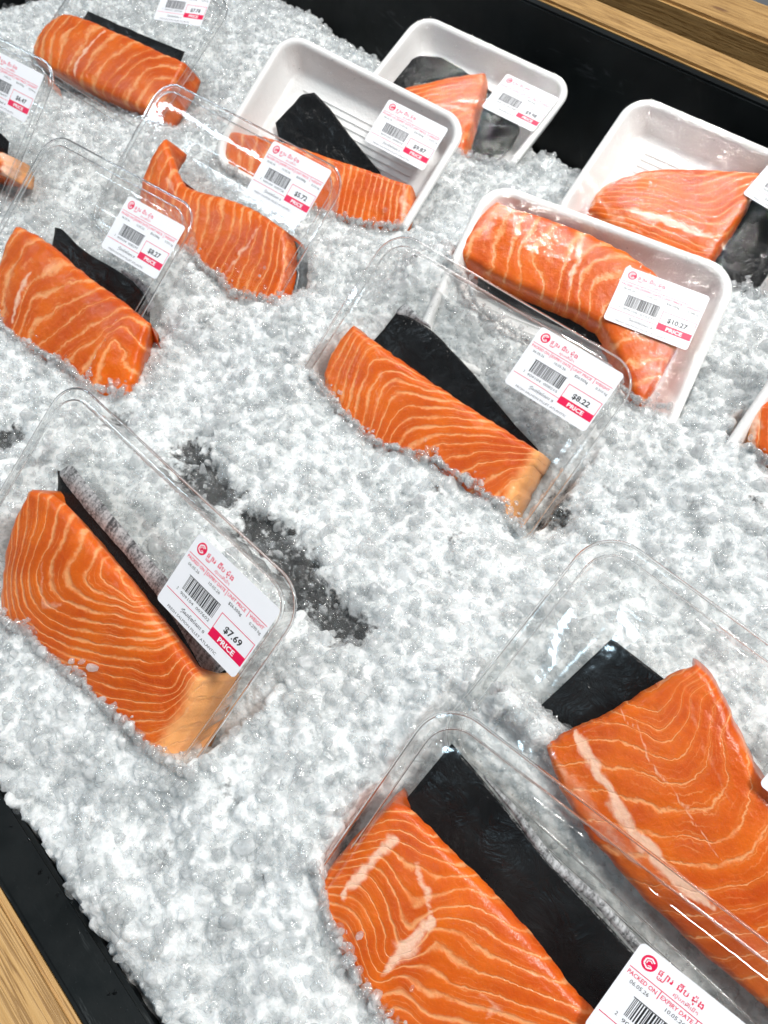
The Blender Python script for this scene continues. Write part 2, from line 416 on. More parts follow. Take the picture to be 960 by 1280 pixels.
DATA = {
 'P1': {'rot':[0.0698,0.6109,0.0524],'c':[-554.2,248.6,30.2],'fil':{'h':-7,'T':[[-138.6,-56.7],[-119.5,-49.6],[-86.2,-48.7],[-53.8,-45.0],[-22.2,-41.4],[4.5,-41.5],[34.5,-38.1]],'B':[[-141.4,-112.4],[-105.4,-112.7],[-77.5,-109.5],[-38.8,-107.7],[1.3,-101.9],[40.3,-95.3]],'L':[[-138.6,-56.7],[-147.1,-67.1],[-152.5,-78.2],[-152.7,-92.0],[-152.1,-103.5],[-141.4,-112.4]],'R':[[34.5,-38.1],[38.7,-51.5],[39.1,-65.8],[39.4,-80.2],[40.3,-95.3]],'C':[[0,[[-151.1,-83.8],[-144.4,-100.0]]],[1,[[-138.6,-67.5],[-138.5,-89.2],[-129.1,-104.2]]],[2,[[-124.7,-57.5],[-127.5,-84.4],[-114.3,-105.7]]],[3,[[-107.6,-51.5],[-111.1,-77.2],[-102.1,-100.2]]],[4,[[-82.2,-51.3],[-83.9,-78.6],[-84.6,-103.1]]],[5,[[-56.4,-48.0],[-64.1,-80.4],[-63.1,-106.6]]],[6,[[-29.6,-46.7],[-43.7,-79.2],[-45.2,-106.3]]],[7,[[-9.8,-45.7],[-23.5,-70.0],[-31.8,-105.3]]],[8,[[9.6,-44.8],[-6.8,-57.3],[-13.8,-81.3],[-18.5,-104.3]]],[9,[[31.8,-47.6],[13.4,-53.3],[4.3,-70.3],[0.5,-98.0]]],[10,[[37.1,-57.8],[20.4,-65.5],[16.9,-85.1],[17.4,-97.8]]],[11,[[39.9,-76.9],[26.5,-80.6],[31.0,-93.9]]]],'S':[[[[-71.8,-50.7],[-74.1,-69.0],[-79.9,-91.6],[-74.7,-103.9]],2.6,0.8]],'freq':1.0},'pad':{'h':-32,'far':[[-141.8,-35.3],[-93.0,-31.2],[-45.2,-26.9],[2.6,-21.9]],'near':[[-144.2,-116.6],[-117.7,-119.5],[-63.1,-111.8],[18.1,-94.3]]},'ice':[[-167.0,-108.5],[-120.8,-120.6],[-58.5,-108.3],[-15.9,-103.6],[21.5,-93.3]],'icez':-26},
 'P2': {'rot':[0.1745,0.733,0.0524],'c':[-494.3,46.3,35.7],'fil':{'h':-7,'T':[[-40.7,-51.7],[-9.6,-53.6],[9.6,-49.5]],'B':[[-35.8,-78.6],[-3.8,-72.7],[22.7,-63.9]],'L':[[-40.7,-51.7],[-40.7,-66.1],[-35.8,-78.6]],'R':[[9.6,-49.5],[21.6,-55.2],[22.7,-63.9]],'C':[[0,[[-28.3,-51.4],[-22.5,-70.5]]],[1,[[-8.8,-50.7],[-3.0,-69.7]]],[2,[[12.0,-53.0],[14.6,-66.0]]]],'S':[[[[10.4,-50.1],[21.5,-56.1],[22.0,-63.7]],8,0.9]],'freq':1.0},'pad':{'h':-30,'far':[[-68.2,-36.2],[-38.2,-34.2],[-22.3,-35.3],[-12.3,-38.7]],'near':[[-54.5,-60.7],[-29.8,-58.2],[-19.7,-57.8],[-8.1,-56.8]]}},
 'P3': {'rot':[0.153,0.6286,-0.0483],'c':[-259.5,18.1,31.8],'fil':{'h':-7,'T':[[-123.6,-39.1],[-101.3,-35.7],[-80.8,-37.0],[-57.9,-40.8],[-26.5,-43.5],[-6.1,-43.7],[14.4,-44.8],[34.1,-46.6]],'B':[[-94.9,-114.7],[-58.6,-117.1],[-25.2,-116.8],[6.0,-115.5],[30.7,-113.3],[55.0,-109.6]],'L':[[-123.6,-39.1],[-123.4,-55.5],[-119.7,-71.1],[-108.3,-93.5],[-94.9,-114.7]],'R':[[34.1,-46.6],[39.6,-61.3],[45.7,-75.7],[50.7,-93.1],[55.0,-109.6]],'C':[[0,[[-115.5,-47.5],[-115.8,-61.5]]],[1,[[-99.9,-48.6],[-98.5,-71.7],[-88.3,-94.7]]],[2,[[-67.3,-57.4],[-75.0,-68.8],[-71.7,-86.8],[-68.9,-97.2]]],[3,[[-36.9,-51.2],[-52.2,-65.9],[-65.8,-80.1],[-59.2,-100.3]]],[4,[[-19.1,-50.5],[-35.6,-69.6],[-48.4,-91.1],[-48.5,-104.8]]],[5,[[-5.7,-47.9],[-18.9,-67.3],[-30.2,-89.9],[-37.3,-104.9]]],[6,[[11.3,-47.3],[0.3,-65.5],[-12.8,-85.0],[-20.4,-102.2]]],[7,[[28.2,-50.1],[17.2,-51.8],[8.5,-72.7],[-2.6,-91.3],[-4.8,-101.8]]],[8,[[37.3,-62.0],[19.6,-58.0],[13.4,-62.8],[11.8,-80.2],[11.3,-99.1]]],[9,[[42.1,-77.7],[26.0,-69.5],[20.5,-70.4],[19.3,-80.2],[25.5,-101.0]]]],'S':[[[[-79.8,-59.3],[-78.6,-78.3],[-73.0,-99.2]],3.0,0.8]],'freq':1.0},'pad':{'h':-30,'far':[[-113.5,-24.8],[-107.9,-21.7],[-97.0,-24.1],[-84.7,-28.5],[-63.6,-29.5],[-35.9,-26.6],[-16.8,-28.0],[-2.3,-31.9],[8.3,-35.5],[12.6,-44.6]],'near':[[-106.7,-40.9],[-91.0,-46.6],[-74.0,-49.4],[-47.0,-50.7],[-25.5,-50.8],[-3.8,-51.9],[15.2,-52.6]],'fold':[[[-34.3,-24.9],[-16.7,-24.3],[2.8,-29.1],[11.2,-35.7]],[[-32.0,-27.8],[-15.0,-28.8],[-0.1,-34.4],[9.1,-43.2]],-28]},'ice':[[-84.9,-104.3],[-47.0,-108.4],[-28.5,-104.4],[-2.9,-103.1],[27.0,-104.1],[50.7,-96.6]],'icez':-4},
 'P4': {'rot':[0.11,0.6845,-0.006],'c':[-238.9,128.9,41.8],'fil':{'h':-7,'T':[[-132.2,-14.9],[-114.1,-24.9],[-104.9,-33.6],[-88.4,-43.1],[-75.5,-36.8],[-50.0,-31.0],[-21.6,-27.0],[-5.1,-28.8],[12.7,-30.5]],'B':[[-114.7,-76.2],[-81.1,-83.4],[-41.7,-92.5],[-17.8,-97.9],[17.3,-100.5],[45.9,-90.3]],'L':[[-132.2,-14.9],[-133.3,-31.6],[-135.5,-52.4],[-126.9,-65.2],[-114.7,-76.2]],'R':[[12.7,-30.5],[23.3,-37.3],[32.7,-53.8],[39.4,-72.3],[45.9,-90.3]],'C':[[0,[[-81.9,-44.9],[-77.0,-55.3]]],[1,[[-71.5,-40.3],[-64.1,-57.8],[-54.7,-74.3]]],[2,[[-58.0,-36.3],[-47.5,-54.3],[-40.8,-78.1]]],[3,[[-40.5,-34.6],[-28.3,-49.5],[-27.5,-77.9]]],[4,[[-28.5,-31.3],[-15.4,-47.5],[-14.3,-77.7]]],[5,[[-14.5,-31.0],[-4.2,-52.4],[-0.0,-82.9]]],[6,[[-0.7,-32.7],[9.7,-55.8],[12.7,-82.6]]],[7,[[11.1,-35.1],[23.4,-59.1],[26.0,-79.9]]],[8,[[18.7,-35.5],[30.7,-55.5],[36.1,-76.8]]],[-3,[[-128.7,-16.5],[-130.2,-34.1]]]],'S':[[[[-5.4,-34.8],[-6.5,-61.6],[-8.9,-83.2]],2.0,0.6],[[[13.7,-31.9],[32.5,-54.6],[35.4,-79.2]],6,0.4],[[[-104.0,-42.0],[-91.6,-47.1]],5,0.5]],'freq':1.5},'ice':[[-50.5,-79.3],[-26.9,-84.4],[-7.8,-85.2],[8.2,-89.4],[38.8,-79.8],[42.7,-75.1]],'icez':-4},
 'P5': {'rot':[0.178,0.5776,0.1417],'c':[-254.4,265.8,25.1],'fil':{'h':-3,'T':[[-142.4,-64.4],[-113.3,-52.3],[-81.2,-49.7],[-36.9,-41.4],[-7.2,-37.2],[25.0,-32.9]],'B':[[-128.8,-92.1],[-78.4,-93.4],[-18.2,-90.3],[7.5,-86.1],[40.3,-72.6]],'L':[[-142.4,-64.4],[-141.0,-73.3],[-137.0,-83.4],[-128.8,-92.1]],'R':[[25.0,-32.9],[31.3,-44.3],[36.2,-57.1],[40.3,-72.6]],'C':[[-4,[[-135.7,-76.0],[-129.5,-88.9]]],[-3,[[-115.0,-61.6],[-106.6,-81.2]]],[-1,[[-66.1,-52.7],[-57.2,-79.6]]],[0,[[-30.7,-50.4],[-16.4,-85.8]]],[1,[[-21.9,-42.0],[-15.4,-61.9],[-7.0,-84.7]]],[2,[[-11.2,-36.5],[-3.2,-55.6],[5.4,-82.0]]],[3,[[-0.3,-34.8],[8.0,-57.5],[18.3,-77.2]]],[4,[[10.5,-33.1],[18.7,-55.8],[28.1,-73.9]]]],'S':[[[[18.3,-33.0],[29.1,-50.4],[37.0,-69.2]],5,0.6]],'freq':2.0},'pad':{'h':-20,'far':[[-118.3,-34.5],[-114.6,-17.1],[-110.9,-1.4],[-107.2,11.8],[-81.6,-1.6],[-54.4,-13.9],[-10.2,-30.0]],'near':[[-103.1,-51.4],[-91.4,-49.5],[-74.5,-49.1],[-57.7,-48.7],[-42.3,-46.4],[-23.5,-43.2],[-4.6,-39.0]]},'ice':[[-125.7,-96.3],[-76.7,-96.7],[-20.1,-87.6],[-1.9,-84.3],[21.4,-76.7],[38.2,-69.4]],'icez':-4},
 'P6': {'rot':[0.0932,0.4784,0.044],'c':[-245.8,405.8,14.0],'fil':{'h':-3,'T':[[-117.1,-40.4],[-104.0,-27.7],[-89.8,-15.5],[-68.2,4.4],[-51.9,15.5]],'B':[[-90.0,-49.5],[-67.8,-52.8],[-40.8,-63.0],[-12.5,-71.8]],'L':[[-117.1,-40.4],[-109.0,-44.3],[-100.8,-47.1],[-90.0,-49.5]],'R':[[-51.9,15.5],[-39.7,-0.9],[-37.2,-19.2],[-27.2,-41.2],[-12.5,-71.8]],'C':[[0,[[-107.4,-32.9],[-77.7,-7.9],[-49.5,11.2]]],[1,[[-94.7,-36.5],[-68.8,-13.3],[-44.1,4.1]]],[2,[[-75.2,-36.4],[-51.1,-11.7]]],[3,[[-55.5,-43.3],[-41.4,-21.4]]],[4,[[-35.5,-57.1],[-32.6,-36.2]]]],'S':[[[[-69.9,-37.1],[-50.6,-31.0],[-37.4,-26.6]],2.5,0.7]],'freq':2.0},'pad':{'h':-20,'far':[[-144.4,-24.8],[-143.8,-5.7],[-138.3,13.8],[-111.8,25.8],[-78.1,16.8],[-47.4,12.0],[-14.6,6.0],[16.6,-9.0],[13.9,-32.9],[3.1,-53.3]],'near':[[-122.7,-32.5],[-106.3,-27.2],[-89.6,-22.7],[-77.2,-19.4],[-63.5,-24.5],[-54.5,-29.8],[-47.0,-35.9],[-37.6,-45.8],[-29.5,-56.4],[-21.8,-64.0]]},'ice':[[-5.2,-66.9],[12.2,-63.2],[34.5,-59.4]],'icez':-4},
 'P7': {'rot':[0.1396,0.5411,0.0524],'c':[0.2,407.3,31.7],'fil':{'h':-2,'T':[[-119.9,-42.0],[-112.1,-26.3],[-97.7,-14.4],[-82.1,-3.6],[-55.7,7.1],[-36.0,15.3],[-18.3,22.6]],'B':[[-118.4,-64.1],[-93.1,-69.0],[-66.7,-70.7],[-40.0,-68.1],[-12.9,-66.3]],'L':[[-119.9,-42.0],[-121.0,-49.6],[-121.1,-57.6],[-118.4,-64.1]],'R':[[-18.3,22.6],[-13.6,-2.9],[-13.6,-16.4],[-14.0,-30.1],[-12.8,-49.8],[-12.9,-66.3]],'C':[[0,[[-107.6,-26.7],[-92.5,-16.9],[-75.1,-8.3]]],[1,[[-109.1,-34.3],[-88.2,-23.8],[-66.6,-22.0],[-43.9,-12.8],[-33.8,3.3],[-21.8,15.9]]],[2,[[-101.5,-39.6],[-80.7,-29.1],[-54.1,-29.0],[-33.6,-23.0],[-27.2,-10.9],[-19.2,1.9]]],[3,[[-95.6,-45.7],[-73.8,-36.9],[-45.8,-35.9],[-24.5,-31.5],[-19.1,-24.3],[-17.1,-14.5]]],[4,[[-89.6,-58.5],[-67.4,-53.8],[-39.6,-52.6],[-20.4,-51.2]]],[5,[[-77.9,-63.7],[-53.8,-62.3],[-30.4,-60.9],[-16.4,-57.8]]],[6,[[-61.6,-66.4],[-39.5,-65.8],[-16.3,-64.4]]]],'S':[[[[-88.0,-50.9],[-67.5,-47.1],[-44.7,-44.2],[-18.4,-41.5]],3.4,0.95],[[[-117.2,-52.1],[-97.1,-60.1],[-69.4,-63.8]],7,0.45],[[[-109.7,-30.0],[-118.4,-43.5],[-117.7,-61.5]],5,0.6]],'freq':2.0},'pad':{'h':-20,'far':[[-20.9,3.2],[-6.7,19.6],[12.9,31.8],[36.6,36.2],[53.4,7.3],[57.0,-43.1]],'near':[[-15.4,-57.5],[-6.9,-59.9],[5.1,-62.5],[20.7,-60.1],[37.0,-57.1],[53.6,-54.0]]},'ice':[[7.3,-70.0],[37.4,-65.3]],'icez':-4},
 'P8': {'rot':[0.3393,0.5039,0.07],'c':[13.2,235.0,29.6],'fil':{'h':-3,'T':[[-130.2,33.0],[-114.5,32.8],[-85.0,36.1],[-61.1,34.9],[-32.5,32.7],[-10.0,26.3],[7.7,17.0],[23.1,2.2]],'B':[[-139.1,-12.2],[-115.9,-18.1],[-76.0,-19.9],[-47.6,-19.9],[-26.5,-19.7],[-16.1,-32.3],[0.0,-49.5],[17.3,-67.0]],'L':[[-130.2,33.0],[-136.6,21.4],[-139.9,9.8],[-140.9,-1.5],[-139.1,-12.2]],'R':[[23.1,2.2],[23.6,-12.6],[22.2,-28.1],[21.0,-49.5],[17.3,-67.0]],'C':[[0,[[-126.1,29.1],[-129.9,8.1],[-133.6,-7.3]]],[1,[[-116.7,28.7],[-117.7,10.2],[-112.8,-12.7]]],[2,[[-107.4,28.2],[-104.6,7.1],[-100.9,-18.9]]],[3,[[-97.5,29.3],[-100.3,6.1],[-89.1,-19.5]]],[4,[[-84.5,29.0],[-89.5,5.0],[-73.9,-13.2]]],[5,[[-67.2,30.4],[-67.9,8.2],[-64.2,-12.0],[-62.4,-22.0]]],[6,[[-42.7,32.0],[-58.9,22.8],[-59.6,0.7],[-53.9,-18.5]]],[7,[[-20.8,27.3],[-39.7,25.1],[-53.9,11.2],[-52.3,-4.4],[-46.5,-18.1]]],[8,[[-8.6,21.5],[-26.4,17.0],[-44.8,1.4],[-40.1,-15.5]]],[9,[[3.9,2.8],[-15.6,2.7],[-30.5,-8.8],[-29.9,-21.9]]],[10,[[20.2,-19.4],[2.1,-16.5],[-8.5,-26.2],[-14.9,-34.2]]],[11,[[23.8,-28.2],[14.7,-29.5],[5.1,-41.4],[-2.9,-39.6]]],[12,[[23.3,-38.8],[10.8,-49.3]]]],'S':[[[[-62.9,29.3],[-60.3,11.3],[-58.8,-7.0]],2.4,0.75],[[[-129.4,30.6],[-130.9,16.1],[-135.8,-8.2]],5,0.45]],'freq':1.0},'pad':{'h':-18,'far':[[-124.9,-4.0],[-93.9,-4.5],[-63.6,-4.9],[-19.0,-5.5]],'near':[[-118.8,-23.0],[-89.7,-27.8],[-59.3,-28.5],[-17.8,-29.3]]},'ice':[[-142.8,-18.9],[-106.3,-46.2],[-73.7,-53.1],[-43.6,-55.7],[-11.8,-54.2],[16.7,-65.2],[30.4,-61.0]],'icez':-4},
 'P9': {'rot':[0.0895,0.6543,0.0553],'c':[15.8,130.0,33.4],'fil':{'h':-7,'T':[[-140.4,-40.2],[-128.0,-39.9],[-97.9,-42.7],[-70.6,-42.9],[-40.6,-43.8],[-9.6,-43.3],[13.1,-42.8]],'B':[[-131.3,-88.0],[-103.3,-105.6],[-68.1,-111.1],[-29.2,-100.8],[0.8,-98.6],[24.4,-100.2]],'L':[[-140.4,-40.2],[-143.3,-51.9],[-144.3,-65.2],[-140.1,-78.0],[-131.3,-88.0]],'R':[[13.1,-42.8],[14.5,-56.5],[15.1,-69.1],[18.2,-83.7],[24.4,-100.2]],'C':[[0,[[-135.9,-45.5],[-134.7,-64.9],[-131.5,-80.5]]],[1,[[-126.2,-45.6],[-122.4,-66.3],[-114.1,-84.3]]],[2,[[-75.2,-43.5],[-98.5,-44.9],[-112.3,-51.7],[-107.4,-71.5],[-100.2,-90.1]]],[3,[[-47.9,-40.7],[-71.0,-49.3],[-95.3,-55.7],[-92.2,-70.8],[-84.8,-91.8]]],[4,[[-23.5,-39.1],[-49.2,-51.1],[-76.6,-66.8],[-77.3,-78.5],[-75.6,-91.6]]],[5,[[-3.6,-40.0],[-32.4,-54.3],[-58.6,-70.9],[-64.0,-84.2]]],[6,[[7.2,-43.8],[-16.7,-56.6],[-40.3,-71.7],[-44.9,-85.9]]],[7,[[7.4,-51.8],[-10.1,-65.9],[-17.7,-79.1]]],[8,[[16.2,-56.7],[9.6,-66.5],[7.3,-78.8]]]],'S':[[[[-117.0,-43.0],[-99.7,-58.3],[-91.5,-76.0]],1.3,0.4]],'freq':2.0},'pad':{'h':-30,'far':[[-128.4,-14.5],[-117.1,-12.6],[-101.5,-12.0],[-86.9,-14.3],[-81.4,-18.1],[-72.0,-18.2],[-60.4,-21.4],[-35.8,-29.5],[-13.3,-37.1],[6.8,-40.9]],'near':[[-133.2,-49.8],[-108.9,-48.5],[-80.6,-48.8],[-47.5,-48.0],[-21.2,-48.4],[11.7,-48.8]],'fold':[[[-130.0,-14.2],[-127.4,-7.0],[-115.6,-8.7],[-102.4,-10.7]],[[-127.3,-15.9],[-121.1,-13.7],[-112.7,-12.8],[-100.7,-12.2]],-28]},'ice':[[-140.7,-81.8],[-129.6,-85.2],[-100.2,-93.5],[-76.8,-95.5],[-40.8,-83.2],[-12.9,-81.7],[13.1,-83.3],[32.8,-90.3]],'icez':-4},
 'P10': {'rot':[0.0351,0.6971,0.0171],'c':[1.0,-111.2,29.5],'fil':{'h':-7,'T':[[-141.2,-34.5],[-130.0,-26.4],[-116.8,-23.8],[-90.2,-26.9],[-60.4,-28.5],[-25.0,-30.8],[-6.9,-33.3],[4.6,-35.9],[12.5,-36.6]],'B':[[-101.8,-108.7],[-68.1,-107.9],[-33.6,-104.5],[-0.7,-98.0],[26.4,-92.9]],'L':[[-141.2,-34.5],[-140.3,-52.0],[-133.8,-72.2],[-121.8,-91.1],[-101.8,-108.7]],'R':[[12.5,-36.6],[15.5,-49.0],[17.1,-61.8],[20.1,-78.1],[26.4,-92.9]],'C':[[5,[[-128.7,-66.1],[-118.2,-84.4],[-98.0,-96.8],[-64.1,-89.8],[-19.0,-67.3],[5.2,-47.7]]],[4,[[-127.6,-56.5],[-115.2,-77.6],[-92.8,-90.2],[-62.3,-81.8],[-25.1,-60.2],[-4.4,-42.2]]],[3,[[-119.3,-48.0],[-111.0,-69.8],[-93.7,-82.2],[-65.4,-74.8],[-31.7,-55.6],[-11.7,-36.4]]],[2,[[-108.5,-46.3],[-102.5,-65.3],[-87.9,-73.1],[-65.3,-65.1],[-36.3,-47.1],[-20.1,-35.5],[-18.4,-30.1]]],[1,[[-94.8,-37.9],[-91.9,-54.8],[-81.8,-59.5],[-62.3,-52.1],[-41.4,-41.1],[-25.6,-32.1]]],[0,[[-75.6,-33.5],[-74.2,-44.9],[-65.9,-44.6],[-45.5,-36.3],[-36.7,-31.2]]],[-1,[[-66.7,-30.7],[-43.4,-32.6]]],[6,[[-52.6,-92.8],[-17.0,-75.9],[7.3,-56.0],[8.5,-42.8]]],[7,[[-3.6,-76.1],[10.7,-63.0],[12.2,-41.5]]],[8,[[12.3,-73.7],[16.8,-61.4],[16.3,-37.8]]]],'S':[[[[-101.8,-53.9],[-94.6,-65.5],[-85.0,-72.9],[-76.0,-61.1]],2.2,0.5],[[[-133.5,-28.5],[-97.5,-31.5],[-49.7,-31.5],[-10.3,-29.3]],2.0,0.25]],'freq':1.7},'pad':{'h':-30,'far':[[-152.0,-25.3],[-148.7,-17.8],[-117.4,-21.6],[-80.5,-24.7],[-47.5,-25.8],[-17.7,-29.0],[9.3,-33.7]],'near':[[-134.3,-48.3],[-99.8,-50.9],[-61.4,-51.4],[-28.8,-52.0],[-9.6,-54.5],[1.3,-55.7],[14.4,-52.1]],'fold':[[[-148.2,-23.2],[-144.9,-15.8],[-114.8,-18.5],[-78.4,-21.7],[-45.5,-23.1],[-16.1,-26.3],[11.1,-31.5]],[[-145.2,-25.7],[-136.4,-27.4],[-105.1,-29.7],[-74.1,-31.0],[-42.8,-34.4],[-22.6,-38.1],[6.6,-46.5]],-26]},'ice':[[-107.9,-93.8],[-77.5,-87.8],[-51.0,-84.1],[-25.8,-80.5],[-6.7,-79.0],[25.1,-75.0],[36.4,-70.2]],'icez':-4},
 'P11': {'rot':[0.1396,0.6109,0.0524],'c':[219.2,262.7,33.8],'fil':{'h':-3,'T':[[-122.5,-29.6],[-118.2,-23.0],[-102.1,-15.4],[-78.4,-13.0]],'B':[[-109.4,-54.5],[-94.3,-60.4],[-75.3,-59.6],[-57.1,-56.7]],'L':[[-122.5,-29.6],[-118.8,-42.6],[-114.9,-50.8],[-109.4,-54.5]],'R':[[-78.4,-13.0],[-67.6,-29.2],[-57.1,-56.7]],'C':[[0,[[-116.1,-35.7],[-109.1,-48.9]]],[1,[[-108.9,-37.3],[-96.2,-55.6]]],[2,[[-104.7,-29.0],[-84.9,-57.3]]],[3,[[-97.1,-24.5],[-73.2,-55.8]]]],'S':[[[[-120.8,-29.8],[-115.8,-41.3],[-108.4,-54.3]],5,0.8]],'freq':1.0},'ice':[[-111.3,-55.4],[-104.8,-57.4],[-95.5,-59.8]],'icez':-4},
 'P12': {'rot':[0.0349,0.6283,0.0524],'c':[253.9,14.6,48.5],'fil':{'h':-7,'T':[[-108.4,-64.7],[-107.0,-56.7],[-101.8,-46.2],[-96.6,-36.0],[-93.9,-25.2],[-89.1,-9.5],[-85.0,1.3],[-81.7,5.9]],'B':[[27.8,-85.4],[22.3,-61.0],[23.6,-48.7],[25.0,-34.3]],'L':[[-108.4,-64.7],[-94.7,-76.6],[-70.0,-83.2],[-42.0,-87.3],[-8.3,-88.0],[27.8,-85.4]],'R':[[-81.7,5.9],[-76.7,6.6],[-68.8,3.8],[-58.6,-1.7],[-41.1,-12.8],[-17.8,-22.4],[5.9,-28.7],[25.0,-34.3]],'C':[[0,[[-87.4,-9.9],[-86.2,-4.3],[-83.6,-0.6]]],[1,[[-89.3,-23.6],[-81.4,-19.6],[-80.8,-11.5],[-82.1,-5.2]]],[2,[[-91.3,-30.1],[-77.2,-27.1],[-75.2,-15.5],[-79.5,-4.4]]],[3,[[-87.8,-33.0],[-70.9,-26.6],[-70.7,-14.4],[-75.7,-4.1]]],[4,[[-76.9,-38.2],[-63.2,-31.5],[-64.4,-17.6],[-71.4,-4.7]]],[5,[[-65.5,-42.7],[-55.0,-37.2],[-55.4,-21.1],[-63.7,-8.1]]],[6,[[-50.0,-45.8],[-42.5,-38.5],[-45.6,-22.3],[-56.8,-10.6]]],[7,[[-36.9,-47.8],[-30.3,-39.8],[-34.8,-23.6]]]],'S':[[[[-102.4,-50.1],[-92.9,-53.1],[-83.0,-57.7]],5.2,1.0],[[[-83.0,-57.7],[-70.6,-62.9],[-57.0,-66.4],[-38.8,-67.8],[-18.4,-67.7]],3.4,0.95],[[[-105.1,-62.8],[-89.2,-68.3],[-72.1,-72.0],[-48.4,-76.1]],5,0.45],[[[-92.5,-29.5],[-82.1,-32.3],[-67.8,-38.7],[-49.9,-44.2],[-26.8,-49.6]],0.7,0.6],[[[-77.3,-5.5],[-64.9,-15.1],[-54.1,-22.9],[-38.5,-28.7]],2.0,0.35],[[[-58.1,-0.1],[-49.5,-6.9],[-32.9,-14.5]],4,0.45]],'freq':1.0},'pad':{'h':-30,'far':[[-121.6,-60.4],[-119.2,-43.0],[-117.1,-24.2],[-115.1,-8.6]],'near':[[-99.0,-75.2],[-89.7,-54.0],[-82.9,-30.4],[-73.5,-8.4]]},'ice':[[-140.4,-55.5],[-140.6,-70.2]],'icez':-4},
 'P13': {'rot':[0.1238,0.5533,0.0594],'c':[252.2,-86.8,4.6],'fil':{'h':-7,'T':[[-136.3,-4.5],[-131.2,0.6],[-123.0,-1.3],[-107.9,-2.7],[-87.6,-4.8],[-62.2,-6.6],[-35.2,-16.4],[-26.8,-15.8],[-2.8,-21.0]],'B':[[-142.5,-62.8],[-125.3,-73.6],[-101.4,-81.8],[-71.7,-87.5],[-37.5,-79.1]],'L':[[-136.3,-4.5],[-139.5,-19.8],[-141.5,-36.1],[-142.8,-48.8],[-142.5,-62.8]],'R':[[-2.8,-21.0],[-6.1,-37.4],[-11.8,-50.5],[-23.7,-65.8],[-37.5,-79.1]],'C':[[0,[[-140.1,-20.3],[-132.6,-8.6],[-123.3,-3.7],[-116.4,-3.6]]],[1,[[-141.8,-30.1],[-133.7,-19.2],[-128.0,-13.1],[-118.4,-10.7],[-107.2,-6.9],[-94.0,-2.6]]],[2,[[-142.6,-39.1],[-134.4,-28.1],[-128.5,-20.4],[-120.0,-20.3],[-113.7,-23.2],[-110.5,-17.8],[-102.3,-17.7],[-93.9,-6.6],[-84.3,-5.1]]],[3,[[-141.9,-44.2],[-134.9,-35.5],[-129.2,-29.3],[-119.8,-28.4],[-113.5,-31.3],[-106.5,-36.2],[-100.2,-40.3],[-99.5,-31.5],[-95.9,-23.1],[-85.0,-13.7],[-74.7,-11.5]]],[4,[[-139.2,-48.9],[-133.2,-43.9],[-130.0,-38.3],[-120.0,-38.2],[-110.9,-42.8],[-104.4,-48.0],[-99.3,-53.1],[-95.0,-39.8],[-95.1,-31.8],[-90.7,-26.6],[-78.1,-23.7],[-65.7,-20.9]]],[5,[[-133.7,-51.2],[-129.2,-47.4],[-120.7,-47.1],[-110.2,-51.7],[-102.2,-59.8],[-94.8,-47.8],[-90.6,-44.1],[-85.6,-39.6],[-73.6,-39.7],[-62.8,-32.7]]],[6,[[-128.7,-58.1],[-125.1,-55.0],[-115.7,-57.9],[-106.1,-63.2],[-100.8,-66.6],[-95.8,-58.1],[-89.5,-55.2],[-80.0,-53.4],[-67.9,-47.8]]],[7,[[-121.0,-62.5],[-112.3,-64.5],[-106.0,-67.2],[-94.3,-71.7],[-85.9,-64.1],[-75.3,-63.8]]],[8,[[-101.6,-71.4],[-88.5,-75.9],[-79.1,-69.9]]]],'S':[[[[-126.9,-13.6],[-127.8,-21.3],[-130.0,-34.2],[-131.6,-48.1]],3.4,0.9],[[[-97.2,-26.9],[-96.8,-33.3],[-98.3,-46.8],[-99.8,-60.3]],3.8,0.95],[[[-113.2,-16.0],[-104.3,-20.8],[-97.2,-26.9]],2.2,0.7],[[[-63.5,-37.3],[-56.8,-37.7],[-57.1,-44.6]],4,0.5]],'freq':1.7},'pad':{'h':-30,'far':[[-130.6,28.4],[-110.9,24.6],[-91.7,20.1],[-67.9,11.0],[-43.6,11.1],[-18.8,5.8],[4.7,0.1]],'near':[[-134.1,-15.7],[-114.3,-17.5],[-101.6,-18.1],[-80.3,-19.9],[-53.0,-22.1],[-25.2,-31.1],[1.5,-35.4]],'fold':[[[-111.7,26.2],[-91.9,23.6],[-67.2,16.2],[-43.6,15.7],[-18.7,10.6],[4.2,4.9]],[[-111.0,25.0],[-91.9,20.6],[-68.2,11.5],[-44.0,11.6],[-19.4,6.4],[3.9,0.7]],-28]},'ice':[[-145.4,-44.7],[-140.2,-48.0],[-130.8,-56.5],[-116.4,-63.4],[-104.2,-67.6],[-91.3,-70.8],[-82.3,-72.8]],'icez':-4},
}
# ------------------------------------------------------------------ the bin and its wooden frame
def box_mesh(x0, x1, y0, y1, z0, z1, bev=1.5):
    bm = bmesh.new()
    bmesh.ops.create_cube(bm, size=1.0)
    for v in bm.verts:
        v.co = Vector(((x0 + x1) / 2 + v.co.x * (x1 - x0), (y0 + y1) / 2 + v.co.y * (y1 - y0), (z0 + z1) / 2 + v.co.z * (z1 - z0))) * MM
    bmesh.ops.bevel(bm, geom=bm.edges[:], offset=bev * MM, segments=2, affect='EDGES')
    me = bpy.data.meshes.new('box')
    bm.to_mesh(me); bm.free()
    return me

def box(name, dims, mat, bev=1.5, parent=None):
    me = box_mesh(*dims, bev=bev)
    me.name = name
    me.materials.append(mat)
    o = bpy.data.objects.new(name, me)
    COL.objects.link(o)
    if parent: o.parent = parent
    return o

